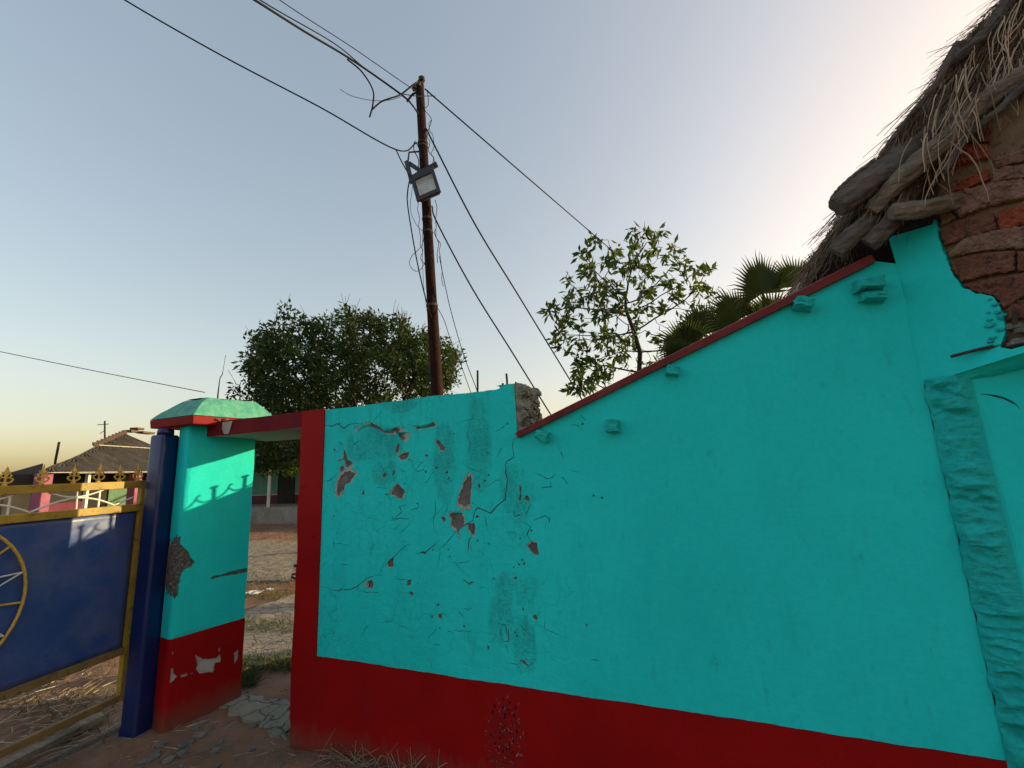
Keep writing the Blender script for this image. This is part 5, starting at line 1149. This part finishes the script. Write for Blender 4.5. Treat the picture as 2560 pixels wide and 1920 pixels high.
# masts on the roofs
p = at_depth(262, 1100, 17); P = [np.array([p[0], p[1], 0]), at_depth(262, 1100, 17), at_depth(262, 1052, 17)]
ant = thing('aerial', tuple(P[0]), 'small crossed aerial on a mast above the brown roof', 'aerial')
MB().tube(P, .028, 6).build('mast', M['iron'], ant)
MB().tube([at_depth(244, 1062, 17), at_depth(272, 1060, 17)], .014, 5).build('crossbar', M['iron'], ant); MB().tube([at_depth(250, 1084, 17), at_depth(262, 1076, 17)], .012, 5).build('crossbar', M['iron'], ant)
p = at_depth(139, 1150, 15); o = MB().tube([(p[0], p[1], 0), p, at_depth(148, 1105, 15)], .035, 7).build('leaning_stake', M['bark'], local=(p[0], p[1], 0)); tag(o, 'leaning wooden stake poking above the left roof slope', 'stake')
# sea green house seen through the doorway
HB = 12.3
h2 = thing('green_house', (-13, 14, 0), 'sea green house with maroon base on a grey plinth seen through the doorway', 'house')
MB().box((-13.2, HB + 1.2, .215), 11, 2.6, .43 + .3).build('plinth', M['plinth'], h2)
MB().box((-13.2, HB + 1.75, 1.7), 11, .2, 1.5).build('wall', M['house_teal'], h2)
MB().box((-13.2, HB + 1.745, .65), 11, .22, .56).build('red_base', M['magenta'], h2)
rfm = MB(); n = 200; vs = []
for j in range(5):
    for i in range(n + 1):
        x = -18.7 + 11 * i / n; vs.append((x, HB - .35 + 3.6 * j / 4, 2.15 + 1.2 * j / 4 + .025 * math.sin(x * 2 * math.pi / .16)))
rfm.add(vs, [(j * (n + 1) + i, j * (n + 1) + i + 1, (j + 1) * (n + 1) + i + 1, (j + 1) * (n + 1) + i) for j in range(4) for i in range(n)]); rfm.build('roof', M['roof_sheet'], h2)
for px in (672, 560, 780): 
    p = on_y(px, 1240, HB + .1); MB().tube([(p[0], HB + .1, .4), (p[0], HB + .1, 2.2)], .06, 10).build('verandah_post', M['white_iron'], h2)
p = on_y(715, 1240, HB + 1.64); MB().box((p[0], HB + 1.64, 1.35), .9, .06, 1.8).build('shade_panel', M['shade_in'], h2)  # dark panel painted in for the foliage shade on the house front

# ================================================================== things on the ground
for i in range(26):
    x, y, r = [(1020/2.676, 1585/2.676, .035), (1080/2.676, 1500/2.676, .03), (1240/2.676, 1500/2.676, .04), (1340/2.676, 1440/2.676, .035), (1440/2.676, 1540/2.676, .03), (1130/2.676, 1600/2.676, .03), (1040/2.676, 1560/2.676, .03), (960/2.676, 1600/2.676, .022), (1220/2.676, 1560/2.676, .03)][i] if i < 9 else (random.uniform(300, 720), random.uniform(500, 640) if i < 20 else random.uniform(470, 520), random.uniform(.012, .026))
    p = on_z(x, 1300 + y if y < 700 else y, .0); z = gh(p[0], p[1])
    if p[0] > XL and p[1] > WY - .06: continue
    o = MB().add(*lump((p[0], p[1], z + r * .25), r, i + 60, (1.3, 1, .55), 2)).build('loose_stone', M['stone'], local=(p[0], p[1], z)); tag(o, 'flat grey stone lying on the red soil in front of the pillar and doorway', 'stone', 'loose stones by the doorway')
pb2 = MB()
for i in range(900):
    x = random.uniform(-5.2, -.6); y = random.uniform(.8, 4.8); 
    if x > XL - .02 and y > WY - .05: continue
    r = random.uniform(.003, .010); pb2.add(*lump((x, y, gh(x, y) + r * .2), r, i, (1.2, 1, .7), 1))
o = pb2.build('pebbles', M['stone']); tag(o, 'scattered small pebbles on the red soil', 'pebbles', kind='stuff')
def straw_field(name, n, region, label, cat, m, Ls, rs, up=0.15, seed=1, vr=(0, 1), dr=.05):
    rg = np.random.default_rng(seed); mb = MB(); k_ = 0
    while k_ < n:
        p = region(rg); k_ += 1
        if p is None: continue
        a = rg.uniform(0, 2 * math.pi); d = np.array([math.cos(a), math.sin(a), rg.uniform(0, up)])
        strand(mb, (p[0], p[1], gh(p[0], p[1]) + rg.uniform(.002, .02)), d, rg.uniform(*Ls), rg.uniform(*rs), dr * rg.random(), float(rg.uniform(*vr)), .08, 4)
    o = mb.build(name, M[m]); return tag(o, label, cat, kind='stuff')
def reg_gate(rg): return on_z(rg.uniform(-60, 270), rg.uniform(1640, 1860))[:2]
straw_field('dry_litter', 420, reg_gate, 'dry straw and stalks strewn on the ground behind the gate', 'straw', 'dry', (.05, .3), (.0015, .005), .25, 4)
def reg_grass(rg): p = on_z(rg.uniform(-40, 290), rg.uniform(1640, 1830)); return p[:2] if nz(p[0] * 3, p[1] * 3) > -.05 else None
straw_field('gate_weeds', 700, reg_grass, 'low green and dry weeds growing behind the gate', 'weeds', 'weed', (.04, .14), (.0012, .003), 2.2, 5, (.1, 1), .2)
def reg_yard(rg):
    q = [(590, 760, 1655, 1680), (590, 770, 1440, 1500), (590, 770, 1300, 1350), (560, 640, 1690, 1720), (590, 770, 1560, 1590)][rg.integers(5)]; p = on_z(rg.uniform(q[0], q[1]), rg.uniform(q[2], q[3])); return p[:2] if p[1] > 2.7 else None
straw_field('yard_grass', 2600, reg_yard, 'thin tufts of grass along the path inside the doorway', 'grass', 'weed', (.04, .16), (.0015, .004), 2.0, 6, (.1, .8), .15)
def reg_base(rg): x = rg.uniform(-2.1, -1.35) if rg.random() < .8 else rg.uniform(-1.3, .8); return (x, WY - .03 - abs(rg.normal(0, .05)))
straw_field('wall_foot_roots', 260, reg_base, 'dry roots and stalks along the foot of the red base', 'roots', 'dry', (.05, .2), (.001, .0028), 1.6, 7, (0, .8), .3)
def reg_front(rg): return on_z(rg.uniform(100, 800), rg.uniform(1790, 1915))[:2]
straw_field('soil_straw', 60, reg_front, 'few pale straws lying on the bare soil before the pillar', 'straw', 'dry', (.03, .14), (.001, .002), .08, 8, (.5, 1))
def scrap(name, q, pts, m, label):
    c = on_z(*q); z = gh(c[0], c[1]) + .02; vs = []; n = 6
    for j in range(n + 1):
        for i in range(n + 1):
            u, v = i / n - .5, j / n - .5; vs.append((c[0] + u * pts[0] + .01 * nz(v * 4, 3), c[1] + v * pts[1] + .01 * nz(u * 4, 8), z + .03 * nz(u * 5 + pts[0] * 9, v * 5) + .012))
    mb = MB().add(vs, [(j * (n + 1) + i, j * (n + 1) + i + 1, (j + 1) * (n + 1) + i + 1, (j + 1) * (n + 1) + i) for j in range(n) for i in range(n)])
    o = mb.build(name, M[m], local=(c[0], c[1], z)); s_ = o.modifiers.new('thick', 'SOLIDIFY'); s_.thickness = .002; tag(o, label, 'litter')
scrap('plastic_scrap', (633, 1484), (.22, .16), 'plastic', 'crumpled white scrap lying on the soil inside the doorway')
scrap('yellow_wrapper', (607, 1680), (.10, .08), 'yellow', 'small yellow wrapper lying beside the foot of the pillar')
scrap('plastic_scrap', (675, 1478), (.12, .06), 'plastic', 'narrow pale scrap near the grass inside the doorway')
sk = wire('dry_stick', [on_z(446, 1898, .02), on_z(490, 1886, .03), on_z(530, 1872, .025)], .004, 'pale dry stick lying on the soil in front of the pillar', 'stick', 'log_pale', 3)
